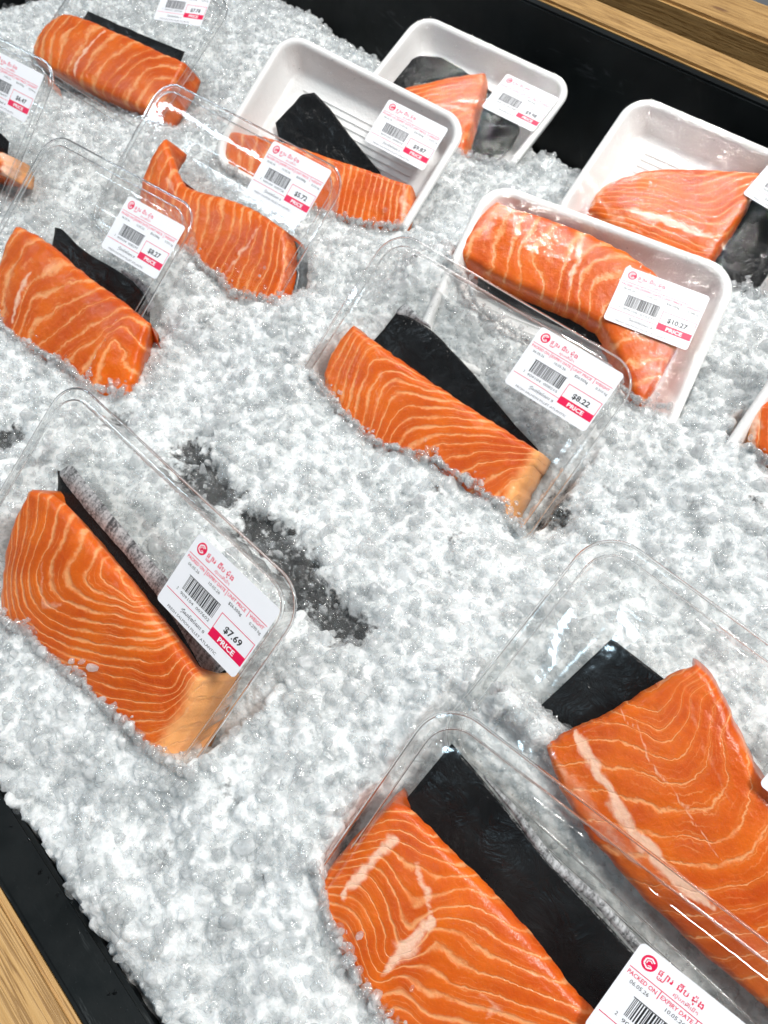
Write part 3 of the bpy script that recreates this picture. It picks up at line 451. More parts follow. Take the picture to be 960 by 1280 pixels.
XF0, XF1 = -1150, 480          # length of the bin
tag(box('floor', (XF0, XF1, -255, 488, -130, -92), M_LINER), kind='structure')
tag(box('front_wall', (XF0, XF1, -253.5, -232, -92, -45), M_LINER, 2.0), kind='structure')
tag(box('back_wall', (XF0, XF1, 478, 490, -92, 62), M_LINER, 2.0), kind='structure')
tag(box('far_wall', (-935, -895, -232, 478, -92, -36), M_LINER, 2.0), kind='structure')
tag(box('front_beam', (XF0, XF1, -345, -254, -170, -43.5), M_WOOD, 3.0), 'pine board edging the black bin at the bottom corner of the photo', 'wooden board')
tag(box('back_beam', (XF0, XF1, 491, 533, -100, 64), M_WOOD, 2.5), 'pale pine board running along the back of the black bin', 'wooden board')
tag(box('second_beam', (XF0, XF1, 585, 660, -100, 66), M_WOOD, 3.0), 'second pine board behind the back board, past a dark gap', 'wooden board')
tag(box('outer_floor', (XF0 - 300, XF1 + 300, -700, 1100, -190, -175), M_LINER), kind='structure')

# ------------------------------------------------------------------ text on the labels
_txt = {}
def text_geo(s, size, bold=0.0, sx=1.0):
    key = (s, size, bold, sx)
    if key in _txt: return _txt[key]
    c = bpy.data.curves.new('lettering', 'FONT')
    c.body = s; c.size = size; c.resolution_u = 2; c.offset = bold * size
    o = bpy.data.objects.new('lettering', c)
    COL.objects.link(o)
    bpy.context.view_layer.update()
    me = bpy.data.meshes.new_from_object(o.evaluated_get(bpy.context.evaluated_depsgraph_get()))
    v = np.array([tuple(p.co) for p in me.vertices], float).reshape(-1, 3)
    v[:, 0] *= sx
    f = [tuple(p.vertices) for p in me.polygons]
    bpy.data.objects.remove(o); bpy.data.curves.remove(c); bpy.data.meshes.remove(me)
    _txt[key] = (v, f)
    return _txt[key]

class Print:
    """collects flat shapes in label millimetres: x right, y down from the label's top left corner"""
    def __init__(self): self.v = []; self.f = []
    def poly(self, pts):
        n = len(self.v); self.v += [(x, y) for x, y in pts]; self.f.append(tuple(range(n, n + len(pts))))
    def rect(self, x0, y0, x1, y1): self.poly([(x0, y1), (x1, y1), (x1, y0), (x0, y0)])
    def stroke(self, pts, w):
        for (a, b), (c, d) in zip(pts[:-1], pts[1:]):
            L = math.hypot(c - a, d - b) or 1; nx, ny = -(d - b) / L * w / 2, (c - a) / L * w / 2
            self.poly([(a + nx, b + ny), (a - nx, b - ny), (c - nx, d - ny), (c + nx, d + ny)])
    def text(self, s, x, y, size, width=None, bold=0.0, align='L', sx=1.0):
        v, f = text_geo(s, size, bold, sx)
        if not len(v): return
        x0, x1 = v[:, 0].min(), v[:, 0].max()
        k = 1.0 if width is None else width / (x1 - x0)
        xs = (v[:, 0] - x0) * k
        w = (x1 - x0) * k
        off = {'L': 0, 'C': -w / 2, 'R': -w}[align]
        n = len(self.v)
        self.v += [(x + off + a, y - b) for a, b in zip(xs, v[:, 1])]
        self.f += [tuple(i + n for i in q) for q in f]
    def build(self, name, mat, parent, z, curl):
        if not self.v: return
        v = [(x - 29, 20 - y, z + curl(x - 29, 20 - y)) for x, y in self.v]
        return mesh_obj(name, v, self.f, mat, parent, smooth=False)

def label_sheet(parent, price, digits, weight, loc=(0, 0, 0), rot=0.0, lift=0.35, curl_amt=0.0, product='FRESH SALMON FILLET ATLANTIC', name='price_label'):
    curl = lambda x, y: curl_amt * ((x / 29.0) ** 2 + 0.5 * (y / 20.0))
    # rounded paper
    pts = []
    r = 2.2
    for cx_, cy_, a0 in ((29 - r, 20 - r, 0), (-29 + r, 20 - r, 90), (-29 + r, -20 + r, 180), (29 - r, -20 + r, 270)):
        for k in range(6):
            a = math.radians(a0 + 18 * k); pts.append((cx_ + r * math.cos(a), cy_ + r * math.sin(a)))
    t = 0.12
    n = len(pts)
    vs = [(x, y, lift + curl(x, y)) for x, y in pts] + [(x, y, lift - t + curl(x, y)) for x, y in pts]
    fs = [tuple(range(n)), tuple(range(2 * n - 1, n - 1, -1))] + [(i, i + n, (i + 1) % n + n, (i + 1) % n) for i in range(n)]
    lab = mesh_obj(name, vs, fs, M_PAPER, parent, smooth=False)
    lab.matrix_local = Matrix.Translation(Vector(loc) * MM) @ Matrix.Rotation(rot, 4, 'Z')
    z = lift + 0.06
    # logo: red disc with a white C of chevron strokes
    P = Print(); P.poly([(6.2 + 3.0 * math.cos(a), 5.0 - 3.0 * math.sin(a)) for a in np.linspace(0, 2 * math.pi, 28, endpoint=False)])
    P.build('logo_disc', M_RED, lab, z, curl)
    P = Print()
    hexa = lambda R, a: (6.2 + R * math.cos(math.radians(a)), 5.0 - R * math.sin(math.radians(a)))
    P.stroke([hexa(2.0, a) for a in (35, 90, 150, 210, 270, 325)], 0.62)
    P.stroke([hexa(1.05, a) for a in (30, 90, 150, 210)], 0.35)
    P.stroke([hexa(1.05, 270), hexa(1.05, 325), hexa(2.0, 325)], 0.35)
    P.build('logo_mark', M_WHITE, lab, z + 0.05, curl)
    P = Print()
    # brand lettering; the subscript under the first letter is drawn by hand
    P.text('ផ', 10.4, 6.2, 3.3, None, 0.012)
    P.stroke([(10.9, 6.7), (11.0, 7.6), (11.9, 7.8), (12.5, 7.5), (12.5, 6.8)], 0.35)
    P.stroke([(11.7, 6.9), (11.9, 7.3)], 0.35)
    P.stroke([(12.5, 7.6), (13.4, 7.6), (13.6, 6.6), (13.6, 4.0)], 0.38)
    P.text('ារ', 13.4, 6.2, 3.3, 3.0, 0.012)
    P.text('ជីប', 18.2, 6.2, 3.3, 4.7, 0.012)
    P.text('ម៉ុង', 24.2, 6.2, 3.3, 4.9, 0.012)
    P.text('ស៊ុបភើម៉ាឃីត', 18.6, 9.0, 1.8, 10.2, 0.0)
    P.build('brand_lettering', M_RED, lab, z, curl)
    P = Print()
    P.rect(1.2, 10.1, 56.8, 10.42)
    for x in (14.8, 29.9, 45.2): P.rect(x, 10.42, x + 0.32, 13.9)
    P.rect(1.2, 31.0, 34.0, 31.32)
    P.rect(34.0, 20.6, 57.2, 20.95); P.rect(34.0, 20.95, 34.35, 29.0); P.rect(56.85, 20.95, 57.2, 29.0)
    P.build('rule_lines', M_RED, lab, z, curl)
    P = Print(); P.rect(34.0, 29.0, 57.2, 33.6); P.build('price_band', M_RED, lab, z, curl)
    P = Print(); P.text('PRICE', 45.6, 32.6, 3.5, 11.0, 0.03, 'C'); P.build('price_word', M_WHITE, lab, z + 0.05, curl)
    P = Print()
    P.text('PACKED ON', 1.6, 12.9, 2.3, 12.2, 0.012); P.text('EXPIRY DATE', 15.8, 12.9, 2.3, 13.2, 0.012)
    P.text('UNIT PRICE', 31.0, 12.9, 2.3, 12.6, 0.012); P.text('WEIGHT', 46.4, 12.9, 2.3, 9.6, 0.012)
    P.build('column_headings', M_RED, lab, z, curl)
    P = Print()
    P.text('06.05.26', 4.2, 15.6, 2.1, 8.0); P.text('10.05.26', 19.4, 15.6, 2.1, 8.0)
    P.text('$26.50/kg', 34.0, 15.6, 2.1, 9.0, 0.008); P.text(weight, 48.5, 15.6, 2.1, 7.8)
    P.build('printed_dates', M_BLACK, lab, z, curl)
    P = Print()
    rb = random.Random(digits); x = 9.0
    P.rect(8.4, 18.5, 31.2, 18.85)
    while x < 31.0:
        w = rb.choice((0.28, 0.28, 0.55, 0.8)); P.rect(x, 18.9, min(x + w, 31.2), 26.6); x += w + rb.choice((0.25, 0.3, 0.5))
    P.build('barcode', M_BLACK, lab, z, curl)
    P = Print()
    P.text(digits[0], 6.3, 28.6, 2.1); P.text(digits[1:7], 9.4, 29.2, 2.1, 9.6); P.text(digits[7:], 21.0, 29.2, 2.1, 9.8)
    P.text('ត្រីសាម៉ុងបំណះ ១', 15.0, 35.2, 2.3, 17.0, 0.012); P.text(product, 7.5, 38.6, 1.9, 36.0)
    P.build('product_lettering', M_BLACK, lab, z, curl)
    P = Print(); P.text(price, 45.6, 27.0, 4.6, 11.6 if len(price) < 6 else 13.6, 0.022, 'C'); P.build('price_figure', M_BLACK, lab, z, curl)
    return lab

# ------------------------------------------------------------------ rounded-rectangle lofts for trays and lids
def rrect(x0, x1, y0, y1, r, nx=44, ny=34, nc=9):
    r = max(r, 0.8)
    pts = []
    for (ax, ay, bx, by, n, ccx, ccy, a0) in (
        (x1, y0 + r, x1, y1 - r, ny, x1 - r, y1 - r, 0), (x1 - r, y1, x0 + r, y1, nx, x0 + r, y1 - r, 90),
        (x0, y1 - r, x0, y0 + r, ny, x0 + r, y0 + r, 180), (x0 + r, y0, x1 - r, y0, nx, x1 - r, y0 + r, 270)):
        t = np.linspace(0, 1, n, endpoint=False)
        pts.append(np.stack([ax + (bx - ax) * t, ay + (by - ay) * t], 1))
        a = np.radians(a0 + np.linspace(0, 90, nc, endpoint=False))
        pts.append(np.stack([ccx + r * np.cos(a), ccy + r * np.sin(a)], 1))
    return np.concatenate(pts)

def loft(ext, r0, rings, cap=True, closed=False, rib=None):
    """rings: (inset, z, rib amplitude)"""
    x0, x1, y0, y1 = ext
    vs = []
    N = None
    for d, z, *a in rings:
        p = rrect(x0 + d, x1 - d, y0 + d, y1 - d, r0 - d * 0.75)
        N = len(p)
        zz = np.full(N, float(z))
        if a and a[0]:
            k = np.arange(N)
            w = np.sin(k * 2 * math.pi / 4.0)
            cen = np.array([(x0 + x1) / 2, (y0 + y1) / 2])
            nrm = p - np.roll(p, 1, 0); nrm = np.stack([nrm[:, 1], -nrm[:, 0]], 1); nrm /= np.linalg.norm(nrm, axis=1)[:, None] + 1e-9
            p = p + nrm * (w * a[0])[:, None]
        vs.append(np.column_stack([p, zz]))
    V = np.concatenate(vs)
    F = []
    R = len(vs)
    for i in range(R if closed else R - 1):
        a = i * N; b = ((i + 1) % R) * N
        for k in range(N):
            k2 = (k + 1) % N
            F.append((a + k, a + k2, b + k2, b + k))
    if cap: F.append(tuple(range((R - 1) * N, R * N)))
    return V, F

CLAM_EXT = (-150, 40, -122, 32)
CLAMS = {'P10': (-160, 34, -105, 31), 'P9': (-155, 37, -105, 29), 'P3': (-140, 26, -118, 36), 'P4': (-164, 38, -105, 26), 'P1': (-148, 48, -122, 32),
         'P2': (-150, 32, -110, 32), 'P13': (-146, 42, -95, 48), 'P12': (-150, 42, -100, 32)}
def clear_container(key, label, price=None, digits='', weight='0.290 kg', lab_loc=(0, 0, 0), lab_rot=0.0):
    e = DATA[key]
    root = empty('clear_container', pack_matrix(e))
    tag(root, label, 'clear container', 'clear plastic containers of salmon on the ice')
    ext = CLAMS[key]
    V, F = loft(ext, 20, [(1.2, -9.6), (6.0, -9.4), (7.4, -11), (9.0, -15, 0.5), (12.5, -33, 0.8), (14, -36, 0.3), (17, -38), (34, -38.4), (37, -37.2), (40, -37.2)])
    base = mesh_obj('base', V, F, M_BASE, root)
    V, F = loft(ext, 20, [(0.8, -7.9), (6.0, -7.7), (7.2, -6.8), (8.6, -2.2, 0.18), (9.6, -0.6, 0.1), (11.5, -0.05), (13, 0), (30, 0.0), (32, -0.25)])
    lid = mesh_obj('lid', V, F, M_LID, root)
    # rolled double rim of thick plastic
    for d, z, rr in ((0.6, -8.6, 0.65), (6.6, -7.4, 0.42)):
        rings = [(d + rr * math.cos(a), z + rr * 1.1 * math.sin(a)) for a in np.linspace(0, 2 * math.pi, 8, endpoint=False)]
        V, F = loft(ext, 20, rings, cap=False, closed=True)
        mesh_obj('rim_bead', V, F, M_RIM, lid)
    if price:
        label_sheet(root, price, digits, weight, lab_loc, lab_rot)
    return root

def foam_tray(key, label, ext, price=None, digits='', weight='0.290 kg', lab_loc=(0, 0, 0), lab_rot=0.0, bulge=None, ridges=True):
    e = DATA[key]
    root = empty('foam_tray', pack_matrix(e))
    tag(root, label, 'foam tray', 'white foam trays of salmon on the ice')
    V, F = loft(ext, 22, [(30, -29), (13, -28.6), (10, -27), (1.2, -7), (0, -4.5), (0.2, -2.6), (1.6, -1.2), (3.5, -0.9), (5.4, -1.6), (6.6, -3.2), (8.2, -7), (14.5, -22.5), (17, -24.6), (21, -25.2), (40, -25.2)])
    mesh_obj('tray_body', V, F, M_FOAM, root)
    if ridges:
        x0, x1, y0, y1 = ext
        k = 0
        y = y1 - 30
        proto = None
        while y > y0 + 30:
            if proto is None:
                me = box_mesh(x0 + 30, x1 - 30, -1.3, 1.3, -26, -24.1, 0.8)
                me.materials.append(M_FOAM); proto = me
            o = bpy.data.objects.new('floor_ridge', proto); COL.objects.link(o); o.parent = root; o.location = (0, y * MM, 0)
            y -= 6.0
    # stretched film
    x0, x1, y0, y1 = ext
    nx, ny = 70, 54
    gx, gy = np.meshgrid(np.linspace(x0 + 1.0, x1 - 1.0, nx), np.linspace(y0 + 1.0, y1 - 1.0, ny), indexing='ij')
    gz = -0.35 + 0.25 * vnoise(gx / 14, gy / 22, 3 + len(key), 2)
    # corners follow the tray's rounding
    def clampr(gx, gy, r=21):
        cxx = np.clip(gx, x0 + r, x1 - r); cyy = np.clip(gy, y0 + r, y1 - r)
        dx, dy = gx - cxx, gy - cyy; L = np.hypot(dx, dy) + 1e-9; k = np.where(L > r - 1, (r - 1) / L, 1)
        return cxx + dx * k, cyy + dy * k
    gx, gy = clampr(gx, gy)
    if bulge is not None:
        gz = np.maximum(gz, bulge(gx, gy))
    film = mesh_obj('film', np.stack([gx, gy, gz], -1).reshape(-1, 3), grid_faces(nx, ny), M_FILM, root)
    if price:
        label_sheet(root, price, digits, weight, lab_loc, lab_rot, lift=0.9)
    return root

# ------------------------------------------------------------------ fillets
def tps_fit(P, v, lam=0.5):
    n = len(P)
    d = np.linalg.norm(P[:, None] - P[None], axis=2)
    K = np.where(d > 1e-9, d * d * np.log(d + 1e-12), 0) + lam * 10 * np.eye(n)
    Q = np.column_stack([np.ones(n), P])
    A = np.block([[K, Q], [Q.T, np.zeros((3, 3))]])
    s = np.linalg.solve(A, np.r_[v, 0, 0, 0])
    return s
def tps_eval(P, s, X):
    out = np.empty(len(X))
    for i in range(0, len(X), 4000):
        x = X[i:i + 4000]
        d = np.linalg.norm(x[:, None] - P[None], axis=2)
        out[i:i + 4000] = (d * d * np.log(d + 1e-12)) @ s[:-3] + s[-3] + x @ s[-2:]
    return out

def seg_dist(X, line):
    line = np.asarray(line, float)
    best = np.full(len(X), 1e9)
    for a, b in zip(line[:-1], line[1:]):
        ab = b - a; t = np.clip(((X - a) @ ab) / (ab @ ab + 1e-9), 0, 1)
        best = np.minimum(best, np.linalg.norm(X - (a + t[:, None] * ab), axis=1))
    return best

def coons(T, B, L, R, nu, nv):
    T, B = resample(smooth_line(T, 1), nu), resample(smooth_line(B, 1), nu)
    L, R = resample(smooth_line(L, 1), nv), resample(smooth_line(R, 1), nv)
    u = np.linspace(0, 1, nu)[:, None, None]; v = np.linspace(0, 1, nv)[None, :, None]
    return (1 - v) * T[:, None] + v * B[:, None] + (1 - u) * L[None] + u * R[None] \
        - ((1 - u) * (1 - v) * T[0] + u * (1 - v) * T[-1] + (1 - u) * v * B[0] + u * v * B[-1])

def droplets(parent, n, x0, x1, y0, y1, z, seed, big=0.75):
    r = np.random.default_rng(seed)
    bm = bmesh.new(); bmesh.ops.create_icosphere(bm, subdivisions=2, radius=1.0)
    sv = np.array([tuple(v.co) for v in bm.verts]); sf = np.array([[v.index for v in f.verts] for f in bm.faces]); bm.free()
    V, F = [], []
    for k in range(n):
        s = 0.22 + (big - 0.22) * r.random() ** 3
        c = np.array([r.uniform(x0, x1), r.uniform(y0, y1), z])
        V.append(sv * [s * r.uniform(0.8, 1.3), s * r.uniform(0.8, 1.3), s * 0.55] + c); F.append(sf + len(sv) * k)
    o = mesh_obj('water_droplets', np.concatenate(V), np.concatenate(F), M_DROP, parent)
    tag(o, kind='stuff')
    return o

FILM_Z = {}
def fillet(key, label, floor_z, dome, seed, pale_right=0.0, pale_left=0.0, right_flare=0.5, width=1.0, skin=False, min_phase=-99.0, top_flare=-16.0, edge_r=4.5, phase_amp=0.12):
    e = DATA[key]; q = e['fil']
    nu, nv = 110, 66
    G = coons(q['T'], q['B'], q['L'], q['R'], nu, nv)
    h = q['h']
    # ragged cut edge
    gxx, gyy = G[..., 0].copy(), G[..., 1].copy()
    G[..., 0] += 0.9 * vnoise(gxx / 4.5, gyy / 4.5, seed + 21, 3); G[..., 1] += 0.9 * vnoise(gxx / 4.5 + 40, gyy / 4.5, seed + 22, 3)
    X = G.reshape(-1, 2)
    border = np.concatenate([G[:, 0], G[-1, 1:], G[-2::-1, -1], G[0, -2:0:-1]])
    d = seg_dist(X, np.vstack([border, border[:1]]))
    u, v = np.meshgrid(np.linspace(0, 1, nu), np.linspace(0, 1, nv), indexing='ij')
    dm = (1 - np.abs(2 * u - 1) ** 2.6) * (1 - np.abs(2 * v - 1) ** 2.6)
    dd = np.clip(d / edge_r, 0, 1)
    z = h - edge_r * 0.85 * (1 - np.sqrt(1 - (1 - dd) ** 2)) + edge_r * 0.25 + dome * dm.ravel()
    z += 0.9 * vnoise(X[:, 0] / 16, X[:, 1] / 16, seed, 3)
    lim = -1.6 if floor_z < -30 else 0.6
    z = lim - np.log1p(np.exp(-(z - lim) * 1.1)) / 1.1
    # phase of the fat lines
    cp, cv = [], []
    for val, pts in q['C']:
        for p in resample(pts, max(3, len(pts) + 2)):
            cp.append(p); cv.append(val)
    cp = np.array(cp); cv = np.array(cv, float)
    s = tps_fit(cp, cv)
    ph = tps_eval(cp, s, X) * q['freq']
    ph = np.maximum(ph, min_phase)
    ph += phase_amp * vnoise(X[:, 0] / 7, X[:, 1] / 7, seed + 5, 2)
    z -= 0.25 * np.exp(-((np.mod(ph + 0.5, 1) - 0.5) / 0.1) ** 2)
    seam = np.zeros(len(X))
    for pts, w, st in q['S']:
        Xw = X + 3.0 * np.stack([vnoise(X[:, 0] / 6, X[:, 1] / 6, seed + 8, 3), vnoise(X[:, 0] / 6 + 31, X[:, 1] / 6, seed + 9, 3)], 1)
        ln = smooth_line(resample(pts, 20), 3)
        ends = np.minimum(np.linalg.norm(X - ln[0], axis=1), np.linalg.norm(X - ln[-1], axis=1))
        ww = w * (0.35 + 0.65 * np.clip(ends / (w * 4), 0, 1)) * (1 + 0.55 * vnoise(X[:, 0] / 5, X[:, 1] / 5, seed + 31, 2))
        seam = np.maximum(seam, st * np.exp(-(seg_dist(Xw, ln) / ww) ** 2))
    pale = pale_right * np.clip(1 - (1 - u.ravel()) / 0.085, 0, 1) + pale_left * np.clip(1 - u.ravel() / 0.10, 0, 1)
    pale = np.maximum(pale, 0.30 * np.clip(1 - d / 3.0, 0, 1))
    top = np.column_stack([X, z])
    # walls: border ring extruded down to the tray floor
    idx = np.arange(nu * nv).reshape(nu, nv)
    ring = np.concatenate([idx[:, 0], idx[-1, 1:], idx[-2::-1, -1], idx[0, -2:0:-1]])
    n = len(ring)
    rp = top[ring]
    tang = np.roll(rp[:, :2], -1, 0) - np.roll(rp[:, :2], 1, 0)
    nrm = np.stack([-tang[:, 1], tang[:, 0]], 1); nrm /= np.linalg.norm(nrm, axis=1)[:, None] + 1e-9
    ctr = rp[:, :2].mean(0)
    if np.mean(np.sum(nrm * (rp[:, :2] - ctr), 1)) < 0: nrm = -nrm
    isr = np.zeros(n); kk = np.arange(nv - 2); isr[nu:nu + nv - 2] = np.clip(np.minimum(kk, nv - 3 - kk) / 10.0, 0.0, 1) if right_flare < 0 else 1
    ist = np.zeros(n); ist[:nu] = np.clip(np.minimum(np.arange(nu), nu - 1 - np.arange(nu)) / 8.0, 0, 1)
    if right_flare < 0:
        ist[nu // 2:nu] = 1; isr[nu:nu + 12] = 1
    isl = np.zeros(n); isl[nu + nv - 1 + nu - 1:] = 1
    V = [top]; P = [ph]; S = [seam]; PA = [pale]; SD = [np.zeros(len(X))]
    levels = 5
    for k in range(1, levels + 1):
        t = k / levels
        fl = 1.2 * math.sin(t * math.pi * 0.6) + (right_flare * t * isr + top_flare * t * ist if right_flare >= 0 else top_flare * t * np.maximum(ist, isr))
        xy = rp[:, :2] + nrm * fl[:, None] if isinstance(fl, np.ndarray) else rp[:, :2] + nrm * fl
        zz = rp[:, 2] * (1 - t) + floor_z * t
        V.append(np.column_stack([xy, zz]))
        P.append(ph[ring]); S.append(seam[ring] * (1 - t)); PA.append(np.maximum(pale[ring], np.maximum(pale_right * isr * (0.75 + 0.35 * t), 0.25))); SD.append(np.full(n, 0.7))
    F = [tuple(f) for f in grid_faces(nu, nv)[:, ::-1]]
    off = nu * nv
    prev = ring
    for k in range(levels):
        cur = off + k * n + np.arange(n)
        for i in range(n):
            j = (i + 1) % n
            F.append((prev[i], cur[i], cur[j], prev[j]))
        prev = cur
    F.append(tuple(int(i) for i in prev[::-1]))
    ob = mesh_obj('salmon_fillet', np.concatenate(V), F, M_SALMON)
    ob.matrix_world = pack_matrix(e)
    bm = bmesh.new(); bm.from_mesh(ob.data); bmesh.ops.recalc_face_normals(bm, faces=bm.faces[:]); bm.to_mesh(ob.data); bm.free()
    fattr(ob, 'phase', np.concatenate(P)); fattr(ob, 'seam', np.concatenate(S)); fattr(ob, 'pale', np.concatenate(PA)); fattr(ob, 'side', np.concatenate(SD))
    fattr(ob, 'width', np.full(sum(len(a) for a in P), width))
    tag(ob, label, 'salmon fillet', 'salmon fillets in packs on the ice')
    FILM_Z[key] = top
    if skin:
        sel = np.arange(nu - 2, nu + nv + 30)
        m = len(sel); q_, nn = rp[sel, :2], nrm[sel]
        prof = [(0.4, floor_z + 14), (1.8, floor_z + 17), (2.7, floor_z + 12), (2.2, floor_z + 1), (-4, floor_z + 0.5)]
        fade = np.clip(np.minimum(np.arange(m), m - 1 - np.arange(m)) / 8.0, 0.15, 1)
        vs = np.concatenate([np.column_stack([q_ + nn * (a * fade)[:, None], np.full(m, zz)]) for a, zz in prof])
        fs = [(a * m + i, a * m + i + 1, (a + 1) * m + i + 1, (a + 1) * m + i) for a in range(len(prof) - 1) for i in range(m - 1)]
        mesh_obj('skin', vs, fs, M_SKIN, ob)
    return ob

def film_over(key):
    top = FILM_Z[key]
    def f(gx, gy):
        out = np.full(gx.shape, -9.0)
        g = np.column_stack([gx.ravel(), gy.ravel()])
        o = np.full(len(g), -9.0)
        for i in range(0, len(g), 500):
            dd = ((g[i:i + 500, None] - top[None, ::3, :2]) ** 2).sum(2)
            w = np.exp(-dd / (2 * 3.0 ** 2))
            sw = w.sum(1)
            zz = (w * top[None, ::3, 2]).sum(1) / (sw + 1e-9)
            near = np.sqrt(dd.min(1))
            o[i:i + 500] = zz + 1.0 - np.clip(near - 1.5, 0, 30) * 0.28
        return o.reshape(gx.shape)
    return f

def pad(key, label, seed):
    e = DATA[key]; q = e['pad']
    nu, nv = 46, 22
    far, near = resample(smooth_line(q['far'], 1), nu), resample(smooth_line(q['near'], 1), nu)
    t = np.linspace(0, 1, nv)[None, :, None]
    G = far[:, None] * (1 - t) + near[:, None] * t
    x, y = G[..., 0], G[..., 1]
    z = q['h'] + 1.4 * vnoise(x / 16, y / 16, seed, 3) + 1.2 * (1 - t[..., 0]) ** 3
    top = np.stack([x, y, z], -1).reshape(-1, 3)
    bot = top - [0, 0, 0.5]
    N = nu * nv
    F = [tuple(f) for f in grid_faces(nu, nv)] + [tuple(f[::-1] + N) for f in grid_faces(nu, nv)]
    idx = np.arange(N).reshape(nu, nv)
    ring = np.concatenate([idx[:, 0], idx[-1, 1:], idx[-2::-1, -1], idx[0, -2:0:-1]])
    F += [(int(ring[i]), int(ring[i]) + N, int(ring[(i + 1) % len(ring)]) + N, int(ring[(i + 1) % len(ring)])) for i in range(len(ring))]
    ob = mesh_obj('absorbent_pad', np.concatenate([top, bot]), F, M_PAD)
    ob.matrix_world = pack_matrix(e)
    bm = bmesh.new(); bm.from_mesh(ob.data); bmesh.ops.recalc_face_normals(bm, faces=bm.faces[:]); bm.to_mesh(ob.data); bm.free()
    tag(ob, label, 'absorbent pad', 'black pads under the salmon')
    if q.get('fold'):
        a, b, hz = q['fold']
        a, b = resample(a, nu), resample(b, nu)
        tt = np.linspace(0, 1, 8)[None, :, None]
        Gf = a[:, None] * (1 - tt) + b[:, None] * tt
        zf = hz - 1.6 + 0.8 * vnoise(Gf[..., 0] / 9, Gf[..., 1] / 9, seed + 3, 3) + 1.0 * np.sin(math.pi * tt[..., 0])
        top = np.stack([Gf[..., 0], Gf[..., 1], zf], -1).reshape(-1, 3)
        N = len(top)
        mesh_obj('folded_edge', np.concatenate([top, top - [0, 0, 0.4]]), [tuple(f) for f in grid_faces(nu, 8)] + [tuple(f[::-1] + N) for f in grid_faces(nu, 8)], M_FOLD, ob)
    return ob

# ------------------------------------------------------------------ the packs
fillet('P10', 'large salmon fillet with looping fat lines, in the container marked $7.69', -36, 6.0, 11, pale_right=0.95, right_flare=3, width=1.0)
fillet('P9', 'salmon fillet beside a wide black pad, in the container marked $8.22', -36, 5.5, 12, pale_right=1.0, right_flare=3, width=1.0)
fillet('P3', 'salmon fillet with diagonal stripes, in the container marked $8.27', -36, 5.5, 13, width=0.95, right_flare=-14)
fillet('P4', 'salmon fillet with a narrow tail flap, in the container marked $5.72', -36, 5.5, 14, skin=True, width=0.9)
fillet('P1', 'short salmon fillet with chevron stripes lying on a black strip in the far container', -36, 5.5, 15, width=1.0)
fillet('P13', 'boldly striped salmon fillet with a feather pattern, nearest the camera', -36, 6.0, 16, width=1.0)
fillet('P12', 'deep orange salmon fillet with one broad white fat seam', -36, 5.0, 17, width=0.45, pale_right=0.0)
fillet('P2', 'sliver of pale salmon fillet in the container marked $6.47', -36, 3.0, 18, pale_right=1.0)
fillet('P8', 'salmon fillet filling the foam tray marked $10.27', -24, 2.0, 19, width=0.9, edge_r=5)
fillet('P7', 'salmon fillet with a pale fat band, beside black film in the back right foam tray', -24, 2.5, 20, width=0.8, edge_r=5)
fillet('P5', 'salmon fillet under a black triangle, in the foam tray marked $9.87', -24, 2.0, 21, pale_right=0.6, edge_r=5)
fillet('P6', 'pointed salmon fillet between two black patches in the rearmost foam tray', -24, 2.0, 22, edge_r=5)
fillet('P11', 'piece of salmon in the foam tray cut by the right edge of the photo', -24, 2.0, 23, pale_left=0.8, edge_r=5)

pad('P10', 'black pad with a mottled grey folded edge, in the container marked $7.69', 31)
pad('P9', 'wide black pad tapering to the right, in the container marked $8.22', 32)
pad('P3', 'wavy black pad strip, in the container marked $8.27', 33)
pad('P13', 'tall black pad beside the boldly striped nearest fillet', 34)
pad('P12', 'square black pad above the fillet with the broad white seam', 35)
pad('P1', 'black pad showing above and below the far chevron fillet', 36)
pad('P5', 'black triangular pad in the foam tray marked $9.87', 37)
pad('P6', 'black pad under the pointed fillet in the rearmost foam tray', 38)
pad('P7', 'crinkled black pad at the right end of the back right foam tray', 39)
pad('P8', 'black pad edge showing below the fillet in the foam tray marked $10.27', 40)
pad('P2', 'black pad corner in the container marked $6.47', 41)

clear_container('P10', 'clear container marked $7.69 with a mottled grey strip inside', '$7.69', '2909104007602', '0.290 kg')
clear_container('P9', 'clear container marked $8.22 in the middle of the ice', '$8.22', '2909104008215', '0.310 kg')
c9 = bpy.context.scene.objects['clear_container.001']
droplets(c9, 330, -110, 20, -25, 24, -0.8, 81)
clear_container('P3', 'clear container marked $8.27 with a wavy black strip inside', '$8.27', '2909104008277', '0.312 kg')
clear_container('P4', 'clear container marked $5.72 holding a fillet with a tail flap', '$5.72', '2909104005726', '0.216 kg')
clear_container('P1', 'clear container at the far end of the ice, its tilted label marked $7.78', '$7.78', '2909104007787', '0.294 kg', (2.6 + 0.0, 7.2, 0), math.radians(16))
clear_container('P2', 'clear container marked $6.47 cut by the left edge of the photo', '$6.47', '2909104006477', '0.244 kg')
clear_container('P13', 'clear container nearest the camera with a tall black pad inside', '$8.45', '2909104008452', '0.319 kg')
clear_container('P12', 'clear container of deep orange salmon with a square black pad, label at the edge', '$9.12', '2909104009124', '0.344 kg', (-7.6, 3.5, 0), 0.0)

